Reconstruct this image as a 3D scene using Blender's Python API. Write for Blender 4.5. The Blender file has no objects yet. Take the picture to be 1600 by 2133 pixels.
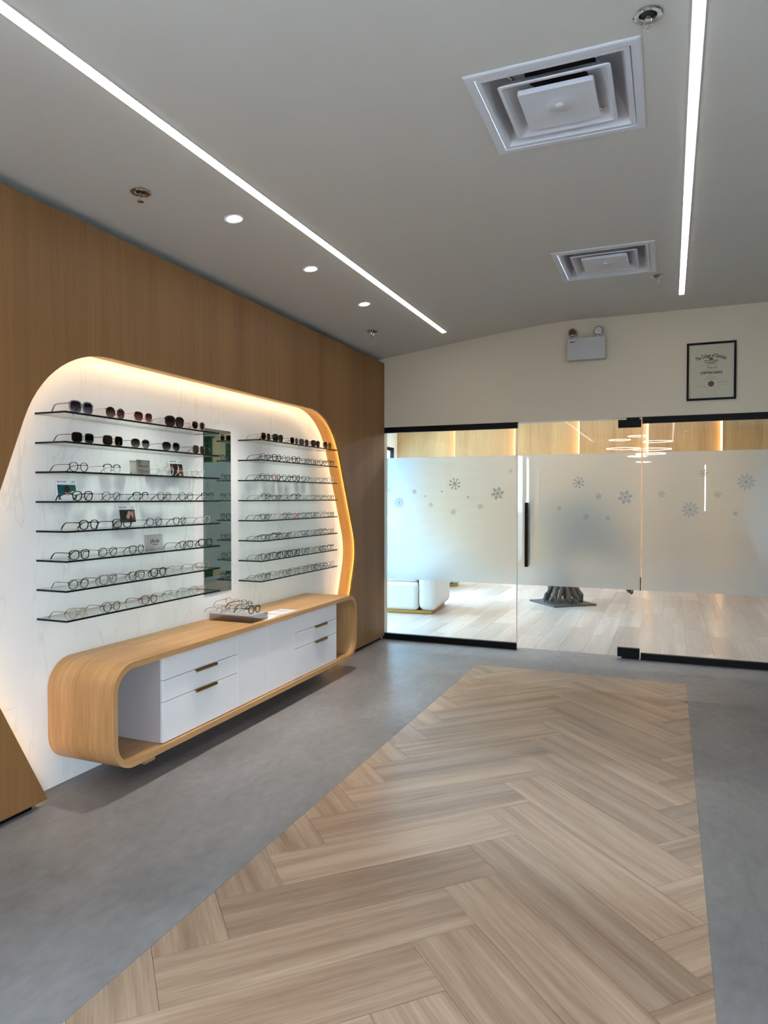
import bpy, bmesh, math, random
from mathutils import Vector, Matrix
random.seed(7)
S = bpy.context.scene
COL = S.collection
R_ = math.radians

# ------------------------------------------------------------------ camera
FPX = 1450.0
cam_d = bpy.data.cameras.new('camera')
cam = bpy.data.objects.new('camera', cam_d); COL.objects.link(cam)
cam_d.sensor_fit = 'HORIZONTAL'; cam_d.sensor_width = 36.0
cam_d.lens = 36.0 * FPX / 1600.0
cam_d.clip_start = 0.02; cam_d.clip_end = 300
cam.location = (0, 0, 1.45)
cam.rotation_euler = (R_(90) - math.atan(29.5 / FPX), 0, math.atan(594 / FPX))
S.camera = cam

# ------------------------------------------------------------------ sky, exposure
W = bpy.data.worlds.new('sky'); S.world = W; W.use_nodes = True
bg = W.node_tree.nodes['Background']
bg.inputs[0].default_value = (0.60, 0.77, 1.0, 1)
bg.inputs[1].default_value = 12.0
S.view_settings.view_transform = 'Standard'
S.view_settings.look = 'None'
S.view_settings.exposure = 1.85
S.view_settings.gamma = 1.0
S.view_settings.use_curve_mapping = False
try:
    S.cycles.use_denoising = True
    S.cycles.use_adaptive_sampling = True
    S.cycles.adaptive_threshold = .022
    S.cycles.max_bounces = 10
    S.cycles.transparent_max_bounces = 40
    S.cycles.transmission_bounces = 10
    S.cycles.sample_clamp_indirect = 6.0
    S.cycles.caustics_reflective = False
    S.cycles.caustics_refractive = False
except Exception:
    pass

def portal(name, loc, rot, sx, sy):
    l = bpy.data.lights.new(name, 'AREA'); l.shape = 'RECTANGLE'; l.size = sx; l.size_y = sy
    l.cycles.is_portal = True
    o = bpy.data.objects.new(name, l); COL.objects.link(o); o.location = loc; o.rotation_euler = rot
    return o

# light strengths
LED_LINE = 4.3      # ceiling lines
LED_WARM = 8.3     # alcove edge strip
SPOT_W = 32.0       # shelf downlights
LED_REC = 12.0      # panel strips in the reception

# ------------------------------------------------------------------ materials
MATS = {}
def lin(r, g, b):
    f = lambda c: (c / 12.92) if c <= 0.04045 else ((c + 0.055) / 1.055) ** 2.4
    return (f(r / 255.), f(g / 255.), f(b / 255.), 1)

def newmat(name):
    m = bpy.data.materials.new(name); m.use_nodes = True
    nt = m.node_tree; nt.nodes.clear()
    out = nt.nodes.new('ShaderNodeOutputMaterial')
    MATS[name] = m
    return m, nt, out

def principled(nt, out, col=(.8, .8, .8, 1), rough=.5, metal=0., spec=.5):
    b = nt.nodes.new('ShaderNodeBsdfPrincipled')
    b.inputs['Base Color'].default_value = col
    b.inputs['Roughness'].default_value = rough
    b.inputs['Metallic'].default_value = metal
    b.inputs['Specular IOR Level'].default_value = spec
    nt.links.new(b.outputs[0], out.inputs[0])
    return b

def plain(name, col, rough=.5, metal=0., spec=.5, noise=0.0, nscale=30.0, bump=0.0):
    m, nt, out = newmat(name)
    b = principled(nt, out, col, rough, metal, spec)
    if noise or bump:
        tc = nt.nodes.new('ShaderNodeTexCoord'); n = nt.nodes.new('ShaderNodeTexNoise')
        n.inputs['Scale'].default_value = nscale; n.inputs['Detail'].default_value = 4
        nt.links.new(tc.outputs['Object'], n.inputs['Vector'])
        if noise:
            mx = nt.nodes.new('ShaderNodeMix'); mx.data_type = 'RGBA'
            mx.inputs[6].default_value = tuple(c * (1 - noise) for c in col[:3]) + (1,)
            mx.inputs[7].default_value = tuple(min(1, c * (1 + noise)) for c in col[:3]) + (1,)
            nt.links.new(n.outputs['Fac'], mx.inputs[0]); nt.links.new(mx.outputs[2], b.inputs['Base Color'])
        if bump:
            bp = nt.nodes.new('ShaderNodeBump'); bp.inputs['Strength'].default_value = bump; bp.inputs['Distance'].default_value = .002
            nt.links.new(n.outputs['Fac'], bp.inputs['Height']); nt.links.new(bp.outputs[0], b.inputs['Normal'])
    return m

def emit(name, col, s):
    m, nt, out = newmat(name)
    e = nt.nodes.new('ShaderNodeEmission'); e.inputs[0].default_value = col; e.inputs[1].default_value = s
    nt.links.new(e.outputs[0], out.inputs[0]); return m

def front_only(nt, src, dst):
    """reflect on the outer face of a pane only"""
    ge = nt.nodes.new('ShaderNodeNewGeometry'); iv = nt.nodes.new('ShaderNodeMath'); iv.operation = 'SUBTRACT'; iv.inputs[0].default_value = 1
    ml = nt.nodes.new('ShaderNodeMath'); ml.operation = 'MULTIPLY'
    nt.links.new(ge.outputs['Backfacing'], iv.inputs[1]); nt.links.new(src, ml.inputs[0]); nt.links.new(iv.outputs[0], ml.inputs[1]); nt.links.new(ml.outputs[0], dst)

def clearglass(name, tint=(1, 1, 1, 1), refl=1.0, rough=0.0, ior=1.45):
    m, nt, out = newmat(name)
    t = nt.nodes.new('ShaderNodeBsdfTransparent'); t.inputs[0].default_value = tint
    g = nt.nodes.new('ShaderNodeBsdfGlossy'); g.inputs['Roughness'].default_value = rough
    fr = nt.nodes.new('ShaderNodeFresnel'); fr.inputs[0].default_value = ior
    mu = nt.nodes.new('ShaderNodeMath'); mu.operation = 'MULTIPLY'; mu.inputs[1].default_value = refl
    mx = nt.nodes.new('ShaderNodeMixShader')
    front_only(nt, fr.outputs[0], mu.inputs[0]); nt.links.new(mu.outputs[0], mx.inputs[0])
    nt.links.new(t.outputs[0], mx.inputs[1]); nt.links.new(g.outputs[0], mx.inputs[2])
    nt.links.new(mx.outputs[0], out.inputs[0]); return m

def wood(name, c_dark, c_light, axis='z', rough=.45, coord='Object', band=9.0, fine=60.0, rnd=0.0, grain=.5, stretch=.06, spec=.4, strip=0.0):
    """wood grain running along `axis` (object space) or along u of the UV map"""
    m, nt, out = newmat(name)
    b = principled(nt, out, c_light, rough, 0, spec)
    L = nt.links
    tc = nt.nodes.new('ShaderNodeTexCoord')
    mp = nt.nodes.new('ShaderNodeMapping')
    sc = {'x': (stretch, 1, 1), 'y': (1, stretch, 1), 'z': (1, 1, stretch)}[axis]
    mp.inputs['Scale'].default_value = sc
    src = tc.outputs[coord]
    oi = nt.nodes.new('ShaderNodeObjectInfo')
    if rnd:
        off = nt.nodes.new('ShaderNodeVectorMath'); off.operation = 'SCALE'
        cmb = nt.nodes.new('ShaderNodeCombineXYZ')
        L.new(oi.outputs['Random'], cmb.inputs[0]); L.new(oi.outputs['Random'], cmb.inputs[1])
        L.new(cmb.outputs[0], off.inputs[0]); off.inputs['Scale'].default_value = 37.0
        ad = nt.nodes.new('ShaderNodeVectorMath'); ad.operation = 'ADD'
        L.new(src, ad.inputs[0]); L.new(off.outputs[0], ad.inputs[1]); src = ad.outputs[0]
    L.new(src, mp.inputs['Vector'])
    n1 = nt.nodes.new('ShaderNodeTexNoise'); n1.inputs['Scale'].default_value = band; n1.inputs['Detail'].default_value = 5; n1.inputs['Distortion'].default_value = .6
    n2 = nt.nodes.new('ShaderNodeTexNoise'); n2.inputs['Scale'].default_value = fine; n2.inputs['Detail'].default_value = 3; n2.inputs['Roughness'].default_value = .7
    L.new(mp.outputs[0], n1.inputs['Vector']); L.new(mp.outputs[0], n2.inputs['Vector'])
    a = nt.nodes.new('ShaderNodeMath'); a.operation = 'MULTIPLY_ADD'; a.inputs[1].default_value = grain; 
    L.new(n2.outputs['Fac'], a.inputs[0])
    s = nt.nodes.new('ShaderNodeMath'); s.operation = 'MULTIPLY'; s.inputs[1].default_value = 1 - grain
    L.new(n1.outputs['Fac'], s.inputs[0]); L.new(s.outputs[0], a.inputs[2])
    fac = a.outputs[0]
    rp = nt.nodes.new('ShaderNodeValToRGB')
    rp.color_ramp.elements[0].position = .34; rp.color_ramp.elements[0].color = c_dark
    rp.color_ramp.elements[1].position = .64; rp.color_ramp.elements[1].color = c_light
    L.new(fac, rp.inputs[0])
    colo = rp.outputs[0]
    if rnd:
        hv = nt.nodes.new('ShaderNodeHueSaturation')
        mr = nt.nodes.new('ShaderNodeMapRange'); mr.inputs[3].default_value = 1 - rnd; mr.inputs[4].default_value = 1 + rnd
        L.new(oi.outputs['Random'], mr.inputs[0]); L.new(mr.outputs[0], hv.inputs['Value']); L.new(colo, hv.inputs['Color']); colo = hv.outputs[0]
    L.new(colo, b.inputs['Base Color'])
    bp = nt.nodes.new('ShaderNodeBump'); bp.inputs['Strength'].default_value = .12; bp.inputs['Distance'].default_value = .001
    L.new(n2.outputs['Fac'], bp.inputs['Height']); L.new(bp.outputs[0], b.inputs['Normal'])
    return m

wood('oak_wall', lin(118, 82, 45), lin(142, 102, 59), 'z', .5, band=4.0, fine=55, stretch=.03, grain=.34)
wood('oak_cabinet', lin(166, 121, 74), lin(201, 157, 106), 'x', .42, coord='UV', band=7, fine=70, stretch=.05)
wood('oak_reveal_glow', lin(180, 124, 60), lin(208, 154, 84), 'x', .42, coord='UV', band=7, fine=70, stretch=.05)  # golden tone puts the warm strip's glow into the oak colour
wood('oak_reception', lin(162, 117, 72), lin(194, 148, 96), 'z', .5, band=5, fine=60, stretch=.035)
wood('oak_plank', lin(140, 109, 86), lin(192, 164, 138), 'x', .32, band=13, fine=90, stretch=.04, rnd=.15, grain=.36, spec=.5)
wood('ash_plank', lin(172, 154, 142), lin(206, 192, 180), 'x', .32, band=6, fine=60, stretch=.06, rnd=.15, grain=.4, spec=.5)
wood('pale_slat', lin(196, 172, 130), lin(222, 200, 160), 'z', .5, stretch=.05)
plain('ceiling_paint', lin(214, 211, 204), .85, spec=.2)
plain('wall_paint', lin(212, 200, 180), .8, spec=.25)
plain('white_paint', lin(226, 224, 218), .8, spec=.2)
plain('black_metal', (.004, .004, .0045, 1), .5, 0, .15)
plain('black_matte', (.012, .012, .013, 1), .7)
plain('white_enamel', lin(218, 219, 226), .32)
plain('white_casing', lin(186, 184, 186), .4)
plain('white_laminate', lin(234, 231, 229), .22)
plain('grey_inside', lin(178, 168, 164), .4)
plain('duct_dark', (.004, .004, .004, 1), .8)
plain('chrome', (.62, .62, .62, 1), .12, 1.0)
plain('brass', lin(190, 150, 92), .32, 1.0)
plain('gold_base', lin(186, 150, 86), .35, .8)
plain('boucle', lin(232, 230, 226), .95, noise=.05, nscale=300, bump=.6)
plain('cert_paper', lin(204, 194, 172), .7)
plain('ink', (.01, .01, .012, 1), .7)
plain('ink_grey', (.22, .21, .2, 1), .7)
plain('seal_brown', lin(92, 52, 50), .6)
plain('card_white', lin(232, 234, 234), .5)
plain('riser_top', lin(168, 166, 168), .25)
plain('sheet_paper', lin(206, 206, 206), .6)
plain('print_teal', lin(16, 74, 88), .4, noise=.4, nscale=40)
plain('print_green', lin(20, 88, 74), .4, noise=.3, nscale=50)
plain('print_dark', lin(30, 26, 24), .4)
plain('print_hair', lin(22, 18, 18), .5)
plain('print_skin', lin(206, 164, 146), .5)
plain('print_rose', lin(120, 66, 62), .5)
plain('print_olive', lin(44, 46, 30), .5, noise=.4, nscale=60)
plain('print_white', lin(214, 222, 226), .5)
plain('plaque_metal', lin(150, 146, 138), .38, .6)
plain('root_bark', lin(74, 64, 58), .75, noise=.35, nscale=25, bump=.8)
plain('slate', lin(78, 76, 74), .6, noise=.15, nscale=12)
plain('leaf', lin(38, 92, 52), .5, noise=.45, nscale=9)
plain('leaf_dark', lin(24, 70, 38), .55, noise=.5, nscale=9)
plain('outdoor_ground', lin(182, 184, 184), .9)
plain('facade_blue', lin(44, 92, 126), .9, noise=.2, nscale=6)  # blue put into the brick front to colour the window light
plain('far_window', lin(70, 86, 100), .15)
plain('silver_flake', lin(172, 182, 186), .35, .0)
plain('glass_edge_lit', lin(236, 240, 236), .3)  # white stands in for light caught in the pane edges
plain('joint_dark', lin(96, 78, 62), .8)
plain('joint_pale', lin(150, 136, 124), .8)
emit('led_white', (1, .95, .88, 1), LED_LINE)
emit('led_warm', (1, .77, .46, 1), LED_WARM)
emit('led_reception', (1, .74, .38, 1), LED_REC)
emit('led_lens', (1, .97, .92, 1), 9.0)
emit('led_recfill', (1, .96, .92, 1), 14.5)  # for the added, unseen reception lights
emit('led_ring', (1, .95, .88, 1), 11.0)
clearglass('glass_clear', (.955, .975, .965, 1), 1.0)
clearglass('glass_tinted', (.78, .94, 1.0, 1), 1.0)  # blue tint added to cool the daylight entering the reception
clearglass('glass_shelf', (.93, .965, .95, 1), 1.0)
clearglass('acrylic', (.80, .79, .79, 1), 1.0)
clearglass('lens_clear', (.965, .975, .975, 1), .6)
plain('shelf_edge', (.002, .004, .0035, 1), .3, 0, .2)
plain('mirror', (.44, .50, .455, 1), .0, 1.0)
# frame colours
plain('frame_black', (.008, .008, .009, 1), .25)
plain('frame_gun', (.022, .022, .024, 1), .35, .2)
plain('frame_gold', lin(196, 160, 108), .3, .8)
plain('frame_silver', lin(170, 170, 172), .25, .9)
plain('frame_grey', lin(112, 112, 118), .3)
plain('frame_tort', lin(92, 52, 30), .25, noise=.8, nscale=120)
plain('frame_blush', lin(206, 168, 150), .3)
plain('frame_rose', lin(190, 84, 84), .3)
plain('frame_bluegrey', lin(116, 118, 134), .22)

def frame_clear():
    m, nt, out = newmat('frame_clear')
    t = nt.nodes.new('ShaderNodeBsdfTransparent'); t.inputs[0].default_value = (.86, .86, .84, 1)
    p = nt.nodes.new('ShaderNodeBsdfPrincipled'); p.inputs['Base Color'].default_value = lin(226, 224, 216); p.inputs['Roughness'].default_value = .12
    mx = nt.nodes.new('ShaderNodeMixShader'); mx.inputs[0].default_value = .5
    nt.links.new(t.outputs[0], mx.inputs[1]); nt.links.new(p.outputs[0], mx.inputs[2]); nt.links.new(mx.outputs[0], out.inputs[0])
frame_clear()

def sunlens(name, top, bot):
    """tinted lens whose tint fades from top to bottom, as on gradient sunglasses"""
    m, nt, out = newmat(name); L = nt.links
    tc = nt.nodes.new('ShaderNodeTexCoord'); sp = nt.nodes.new('ShaderNodeSeparateXYZ')
    rp = nt.nodes.new('ShaderNodeValToRGB'); rp.color_ramp.elements[0].color = bot; rp.color_ramp.elements[1].color = top
    rp.color_ramp.elements[0].position = .05; rp.color_ramp.elements[1].position = .8
    L.new(tc.outputs['Generated'], sp.inputs[0]); L.new(sp.outputs[2], rp.inputs[0])
    t = nt.nodes.new('ShaderNodeBsdfTransparent'); L.new(rp.outputs[0], t.inputs[0])
    g = nt.nodes.new('ShaderNodeBsdfGlossy'); g.inputs['Roughness'].default_value = .02
    fr = nt.nodes.new('ShaderNodeFresnel'); fr.inputs[0].default_value = 1.5
    mx = nt.nodes.new('ShaderNodeMixShader')
    front_only(nt, fr.outputs[0], mx.inputs[0]); L.new(t.outputs[0], mx.inputs[1]); L.new(g.outputs[0], mx.inputs[2]); L.new(mx.outputs[0], out.inputs[0])
sunlens('lens_smoke', (.05, .045, .07, 1), (.46, .43, .54, 1))
sunlens('lens_plum', (.045, .018, .03, 1), (.52, .38, .44, 1))
sunlens('lens_brown', (.07, .02, .02, 1), (.62, .40, .40, 1))
sunlens('lens_wine', (.04, .012, .018, 1), (.40, .20, .24, 1))
sunlens('lens_black', (.022, .024, .024, 1), (.05, .055, .055, 1))
sunlens('lens_dusk', (.04, .04, .045, 1), (.45, .45, .46, 1))
sunlens('lens_coffee', (.05, .018, .012, 1), (.08, .03, .025, 1))
sunlens('lens_amber', (.10, .035, .012, 1), (.14, .05, .02, 1))

def frost():
    m, nt, out = newmat('frost_film'); L = nt.links
    r = nt.nodes.new('ShaderNodeBsdfRefraction'); r.inputs['IOR'].default_value = 1.33; r.inputs['Roughness'].default_value = .42
    r.inputs['Color'].default_value = (.945, .985, .99, 1)
    t = nt.nodes.new('ShaderNodeBsdfTranslucent'); t.inputs[0].default_value = (.90, .92, .92, 1)
    d = nt.nodes.new('ShaderNodeBsdfDiffuse'); d.inputs[0].default_value = (.9, .92, .93, 1)
    m1 = nt.nodes.new('ShaderNodeMixShader'); m1.inputs[0].default_value = .22
    m2 = nt.nodes.new('ShaderNodeMixShader'); m2.inputs[0].default_value = .10
    L.new(r.outputs[0], m1.inputs[1]); L.new(t.outputs[0], m1.inputs[2])
    L.new(m1.outputs[0], m2.inputs[1]); L.new(d.outputs[0], m2.inputs[2]); L.new(m2.outputs[0], out.inputs[0])
frost()

def concrete():
    m, nt, out = newmat('grey_floor'); L = nt.links
    b = principled(nt, out, lin(140, 138, 138), .42, 0, .4)
    tc = nt.nodes.new('ShaderNodeTexCoord')
    mp = nt.nodes.new('ShaderNodeMapping'); mp.inputs['Scale'].default_value = (1, .55, 1); mp.inputs['Rotation'].default_value = (0, 0, .5)
    n = nt.nodes.new('ShaderNodeTexNoise'); n.inputs['Scale'].default_value = 3.2; n.inputs['Detail'].default_value = 9; n.inputs['Roughness'].default_value = .68; n.inputs['Distortion'].default_value = .5
    n2 = nt.nodes.new('ShaderNodeTexNoise'); n2.inputs['Scale'].default_value = 26; n2.inputs['Detail'].default_value = 5
    L.new(tc.outputs['Object'], mp.inputs[0]); L.new(mp.outputs[0], n.inputs['Vector']); L.new(mp.outputs[0], n2.inputs['Vector'])
    rp = nt.nodes.new('ShaderNodeValToRGB')
    rp.color_ramp.elements[0].position = .3; rp.color_ramp.elements[0].color = lin(121, 117, 116)
    rp.color_ramp.elements[1].position = .72; rp.color_ramp.elements[1].color = lin(144, 140, 140)
    L.new(n.outputs['Fac'], rp.inputs[0])
    # sparse pale and dark flecks
    r2 = nt.nodes.new('ShaderNodeValToRGB'); r2.color_ramp.elements[0].position = .32; r2.color_ramp.elements[0].color = (.90, .90, .90, 1)
    r2.color_ramp.elements[1].position = .66; r2.color_ramp.elements[1].color = (1.07, 1.07, 1.07, 1)
    L.new(n2.outputs['Fac'], r2.inputs[0])
    # sheet joints 0.61 m apart
    br = nt.nodes.new('ShaderNodeTexBrick'); br.offset = .5; br.inputs['Scale'].default_value = 1
    br.inputs['Brick Width'].default_value = 1.22; br.inputs['Row Height'].default_value = .61; br.inputs['Mortar Size'].default_value = .0012
    br.inputs['Color1'].default_value = (1, 1, 1, 1); br.inputs['Color2'].default_value = (.985, .985, .985, 1); br.inputs['Mortar'].default_value = (.86, .86, .86, 1)
    mp2 = nt.nodes.new('ShaderNodeMapping'); mp2.inputs['Rotation'].default_value = (0, 0, R_(90)); mp2.inputs['Location'].default_value = (.1, .32, 0)
    L.new(tc.outputs['Object'], mp2.inputs[0]); L.new(mp2.outputs[0], br.inputs['Vector'])
    m1 = nt.nodes.new('ShaderNodeMix'); m1.data_type = 'RGBA'; m1.blend_type = 'MULTIPLY'; m1.inputs[0].default_value = 1
    m2 = nt.nodes.new('ShaderNodeMix'); m2.data_type = 'RGBA'; m2.blend_type = 'MULTIPLY'; m2.inputs[0].default_value = 1
    L.new(rp.outputs[0], m1.inputs[6]); L.new(r2.outputs[0], m1.inputs[7])
    L.new(m1.outputs[2], m2.inputs[6]); L.new(br.outputs['Color'], m2.inputs[7])
    L.new(m2.outputs[2], b.inputs['Base Color'])
concrete()

def streaked():
    m, nt, out = newmat('white_streaked'); L = nt.links
    b = principled(nt, out, lin(232, 231, 228), .3, 0, .45)
    tc = nt.nodes.new('ShaderNodeTexCoord'); mp = nt.nodes.new('ShaderNodeMapping'); mp.inputs['Scale'].default_value = (1, 1, .22)
    n = nt.nodes.new('ShaderNodeTexNoise'); n.inputs['Scale'].default_value = 5.5; n.inputs['Detail'].default_value = 5; n.inputs['Distortion'].default_value = .9
    L.new(tc.outputs['Object'], mp.inputs[0]); L.new(mp.outputs[0], n.inputs['Vector'])
    rp = nt.nodes.new('ShaderNodeValToRGB')
    e = rp.color_ramp.elements; w = lin(233, 232, 229)
    e[0].position = .42; e[0].color = w; e[1].position = .56; e[1].color = w
    v = e.new(.478); v.color = w; v = e.new(.49); v.color = lin(222, 221, 218); v = e.new(.502); v.color = w  # grey streaks: marble veining plus faint shadow streaks painted in
    L.new(n.outputs['Fac'], rp.inputs[0]); L.new(rp.outputs[0], b.inputs['Base Color'])
streaked()

# ------------------------------------------------------------------ mesh helpers
class MB:
    """collects vertices and faces for ONE mesh"""
    def __init__(s): s.v = []; s.f = []; s.uv = {}
    def face(s, pts, uv=None):
        i = len(s.v); s.v += [tuple(p) for p in pts]; s.f.append(list(range(i, i + len(pts))))
        if uv: s.uv[len(s.f) - 1] = uv
    def box(s, x0, x1, y0, y1, z0, z1):
        i = len(s.v)
        s.v += [(x0, y0, z0), (x1, y0, z0), (x1, y1, z0), (x0, y1, z0), (x0, y0, z1), (x1, y0, z1), (x1, y1, z1), (x0, y1, z1)]
        s.f += [[i + a for a in q] for q in ((3, 2, 1, 0), (4, 5, 6, 7), (0, 1, 5, 4), (1, 2, 6, 5), (2, 3, 7, 6), (3, 0, 4, 7))]
        return s
    def prism(s, poly, fn, d0, d1):
        """poly: list of (a, b); fn(a, b, d) -> xyz; a solid between depths d0 and d1"""
        i = len(s.v); n = len(poly)
        s.v += [fn(a, b, d0) for a, b in poly] + [fn(a, b, d1) for a, b in poly]
        s.f += [list(range(i + n - 1, i - 1, -1)), list(range(i + n, i + 2 * n))]
        s.f += [[i + k, i + (k + 1) % n, i + n + (k + 1) % n, i + n + k] for k in range(n)]
        return s
    def tube(s, pts, rad, n=8, closed=False, cap=True):
        """pts: list of Vector, rad: number or list"""
        P = [Vector(p) for p in pts]; m = len(P); i0 = len(s.v)
        rr = rad if isinstance(rad, (list, tuple)) else [rad] * m
        prev = None
        for k in range(m):
            if closed: t = P[(k + 1) % m] - P[k - 1]
            else: t = P[min(k + 1, m - 1)] - P[max(k - 1, 0)]
            t.normalize()
            if prev is None:
                a = Vector((0, 0, 1)) if abs(t.z) < .9 else Vector((1, 0, 0))
                u = t.cross(a).normalized()
            else:
                u = (prev - t * prev.dot(t)).normalized()
            prev = u; w = t.cross(u)
            for j in range(n):
                an = 2 * math.pi * j / n
                s.v.append(tuple(P[k] + (u * math.cos(an) + w * math.sin(an)) * rr[k]))
        for k in range(m if closed else m - 1):
            a = i0 + k * n; b = i0 + ((k + 1) % m) * n
            for j in range(n):
                s.f.append([a + j, a + (j + 1) % n, b + (j + 1) % n, b + j])
        if cap and not closed:
            s.f.append([i0 + j for j in range(n)][::-1]); s.f.append([i0 + (m - 1) * n + j for j in range(n)])
        return s
    def lathe(s, prof, c=(0, 0, 0), n=24, axis='z'):
        """prof: list of (r, h) from first to last, closed by caps when r > 0 at the ends"""
        i0 = len(s.v); m = len(prof)
        for r, h in prof:
            for j in range(n):
                an = 2 * math.pi * j / n; a, b = r * math.cos(an), r * math.sin(an)
                p = {'z': (a, b, h), 'y': (a, h, b), 'x': (h, a, b)}[axis]
                s.v.append((c[0] + p[0], c[1] + p[1], c[2] + p[2]))
        for k in range(m - 1):
            for j in range(n):
                s.f.append([i0 + k * n + j, i0 + k * n + (j + 1) % n, i0 + (k + 1) * n + (j + 1) % n, i0 + (k + 1) * n + j])
        s.f.append([i0 + j for j in range(n)][::-1]); s.f.append([i0 + (m - 1) * n + j for j in range(n)])
        return s
    def mesh(s, name, smooth=False, fix=True):
        me = bpy.data.meshes.new(name); me.from_pydata(s.v, [], s.f); me.update()
        if s.uv:
            uvl = me.uv_layers.new(name='UVMap')
            for fi, uvs in s.uv.items():
                for k, li in enumerate(me.polygons[fi].loop_indices): uvl.data[li].uv = uvs[k]
        if fix:
            bm = bmesh.new(); bm.from_mesh(me); bmesh.ops.remove_doubles(bm, verts=bm.verts, dist=1e-6)
            bmesh.ops.recalc_face_normals(bm, faces=bm.faces); bm.to_mesh(me); bm.free()
        if smooth:
            for p in me.polygons: p.use_smooth = True
            try: me.set_sharp_from_angle(angle=R_(40))
            except Exception: pass
        return me
    def build(s, name, mat, parent=None, smooth=False, fix=True, bevel=0, seg=2, loc=None, rz=0):
        o = bpy.data.objects.new(name, s.mesh(name, smooth, fix)); COL.objects.link(o)
        o.data.materials.append(MATS[mat])
        if parent: o.parent = parent
        if loc is not None: o.location = loc
        if rz: o.rotation_euler = (0, 0, rz)
        if bevel:
            b = o.modifiers.new('b', 'BEVEL'); b.width = bevel; b.segments = seg; b.limit_method = 'ANGLE'; b.angle_limit = R_(40)
        return o

def slab(poly, fn, d0, d1):
    """a flat board of any (also concave) outline between depths d0 and d1"""
    from mathutils.geometry import tessellate_polygon
    m = MB(); n = len(poly)
    m.v = [fn(a, b, d0) for a, b in poly] + [fn(a, b, d1) for a, b in poly]
    tris = tessellate_polygon([[Vector((a, b, 0)) for a, b in poly]])
    m.f = [list(t) for t in tris] + [[i + n for i in reversed(t)] for t in tris] + [[k, (k + 1) % n, n + (k + 1) % n, n + k] for k in range(n)]
    return m
def box(name, mat, x0, x1, y0, y1, z0, z1, parent=None, bevel=0, seg=2):
    return MB().box(x0, x1, y0, y1, z0, z1).build(name, mat, parent, bevel=bevel, seg=seg)
def tag(o, label=None, cat=None, group=None, kind=None):
    if label: o['label'] = label
    if cat: o['category'] = cat
    if group: o['group'] = group
    if kind: o['kind'] = kind
    return o
def struct(o): o['kind'] = 'structure'; return o
def thing(name, label, cat, loc=(0, 0, 0), rz=0, group=None):
    o = bpy.data.objects.new(name, None); COL.objects.link(o); o.location = loc; o.rotation_euler = (0, 0, rz); o.empty_display_size = .1
    return tag(o, label, cat, group)
def link(name, me, mat, parent=None, loc=(0, 0, 0), rot=(0, 0, 0)):
    o = bpy.data.objects.new(name, me); COL.objects.link(o)
    if mat and not me.materials: me.materials.append(MATS[mat])
    o.parent = parent; o.location = loc; o.rotation_euler = rot
    return o
def copy_tree(o, parent=None):
    c = o.copy(); COL.objects.link(c); c.parent = parent
    for ch in o.children: copy_tree(ch, c)
    return c

def text_mesh(body, size, shear=0., bold=0., align='CENTER', width=1.0, arc=None):
    cu = bpy.data.curves.new('t', 'FONT'); cu.body = body; cu.size = size; cu.align_x = align; cu.shear = shear; cu.offset = bold; cu.resolution_u = 2
    ob = bpy.data.objects.new('t', cu); COL.objects.link(ob)
    dg = bpy.context.evaluated_depsgraph_get(); dg.update()
    me = bpy.data.meshes.new_from_object(ob.evaluated_get(dg))
    bpy.data.objects.remove(ob); bpy.data.curves.remove(cu)
    for v in me.vertices:
        x, y = v.co.x * width, v.co.y
        if arc:
            th = x / arc; x = (arc + y) * math.sin(th); y = (arc + y) * math.cos(th) - arc
        v.co = (x, y, 0)
    me.materials.clear()
    return me

# ------------------------------------------------------------------ geometry constants
XF = -2.70          # face of the oak wall
XB = -2.845         # white back of the alcove
YG = 6.62           # glass partition
Y0, X1 = -9.5, 3.4  # rear wall, right wall
PROF = [(-2.98, 2.835), (-2.72, 2.868), (-2.4, 2.908), (-2.1, 2.945), (-1.8, 2.986), (-1.5, 3.023), (-1.3, 3.046), (-1.1, 3.064), (-.95, 3.074), (-.80, 3.08)]
def ceil_z(x):
    if x >= PROF[-1][0]: return 3.08
    for (a, za), (b, zb) in zip(PROF, PROF[1:]):
        if x <= b: return za + (zb - za) * (x - a) / (b - a)
    return 3.08

# ------------------------------------------------------------------ floor with the herringbone inlay
HX0, HX1, HY0, HY1 = -1.54, .134, -2.6, 5.885
fl = MB()
for (a, b, c, d) in [(-2.98, HX0, Y0, 6.70), (HX1, X1, Y0, 6.70), (HX0, HX1, HY1, 6.70), (HX0, HX1, Y0, HY0)]:
    fl.box(a, b, c, d, -.06, 0)
floor = struct(fl.build('floor', 'grey_floor', fix=False))
box('subfloor', 'joint_dark', HX0, HX1, HY0, HY1, -.06, -.0035, floor)

def clip(poly, x0, x1, y0, y1):
    def cut(P, inside, inter):
        out = []
        for i in range(len(P)):
            a, b = P[i - 1], P[i]
            if inside(b):
                if not inside(a): out.append(inter(a, b))
                out.append(b)
            elif inside(a): out.append(inter(a, b))
        return out
    def ix(v): return lambda a, b: (v, a[1] + (b[1] - a[1]) * (v - a[0]) / (b[0] - a[0]))
    def iy(v): return lambda a, b: (a[0] + (b[0] - a[0]) * (v - a[1]) / (b[1] - a[1]), v)
    for ins, it in ((lambda p: p[0] >= x0, ix(x0)), (lambda p: p[0] <= x1, ix(x1)), (lambda p: p[1] >= y0, iy(y0)), (lambda p: p[1] <= y1, iy(y1))):
        if poly: poly = cut(poly, ins, it)
    return poly

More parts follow.
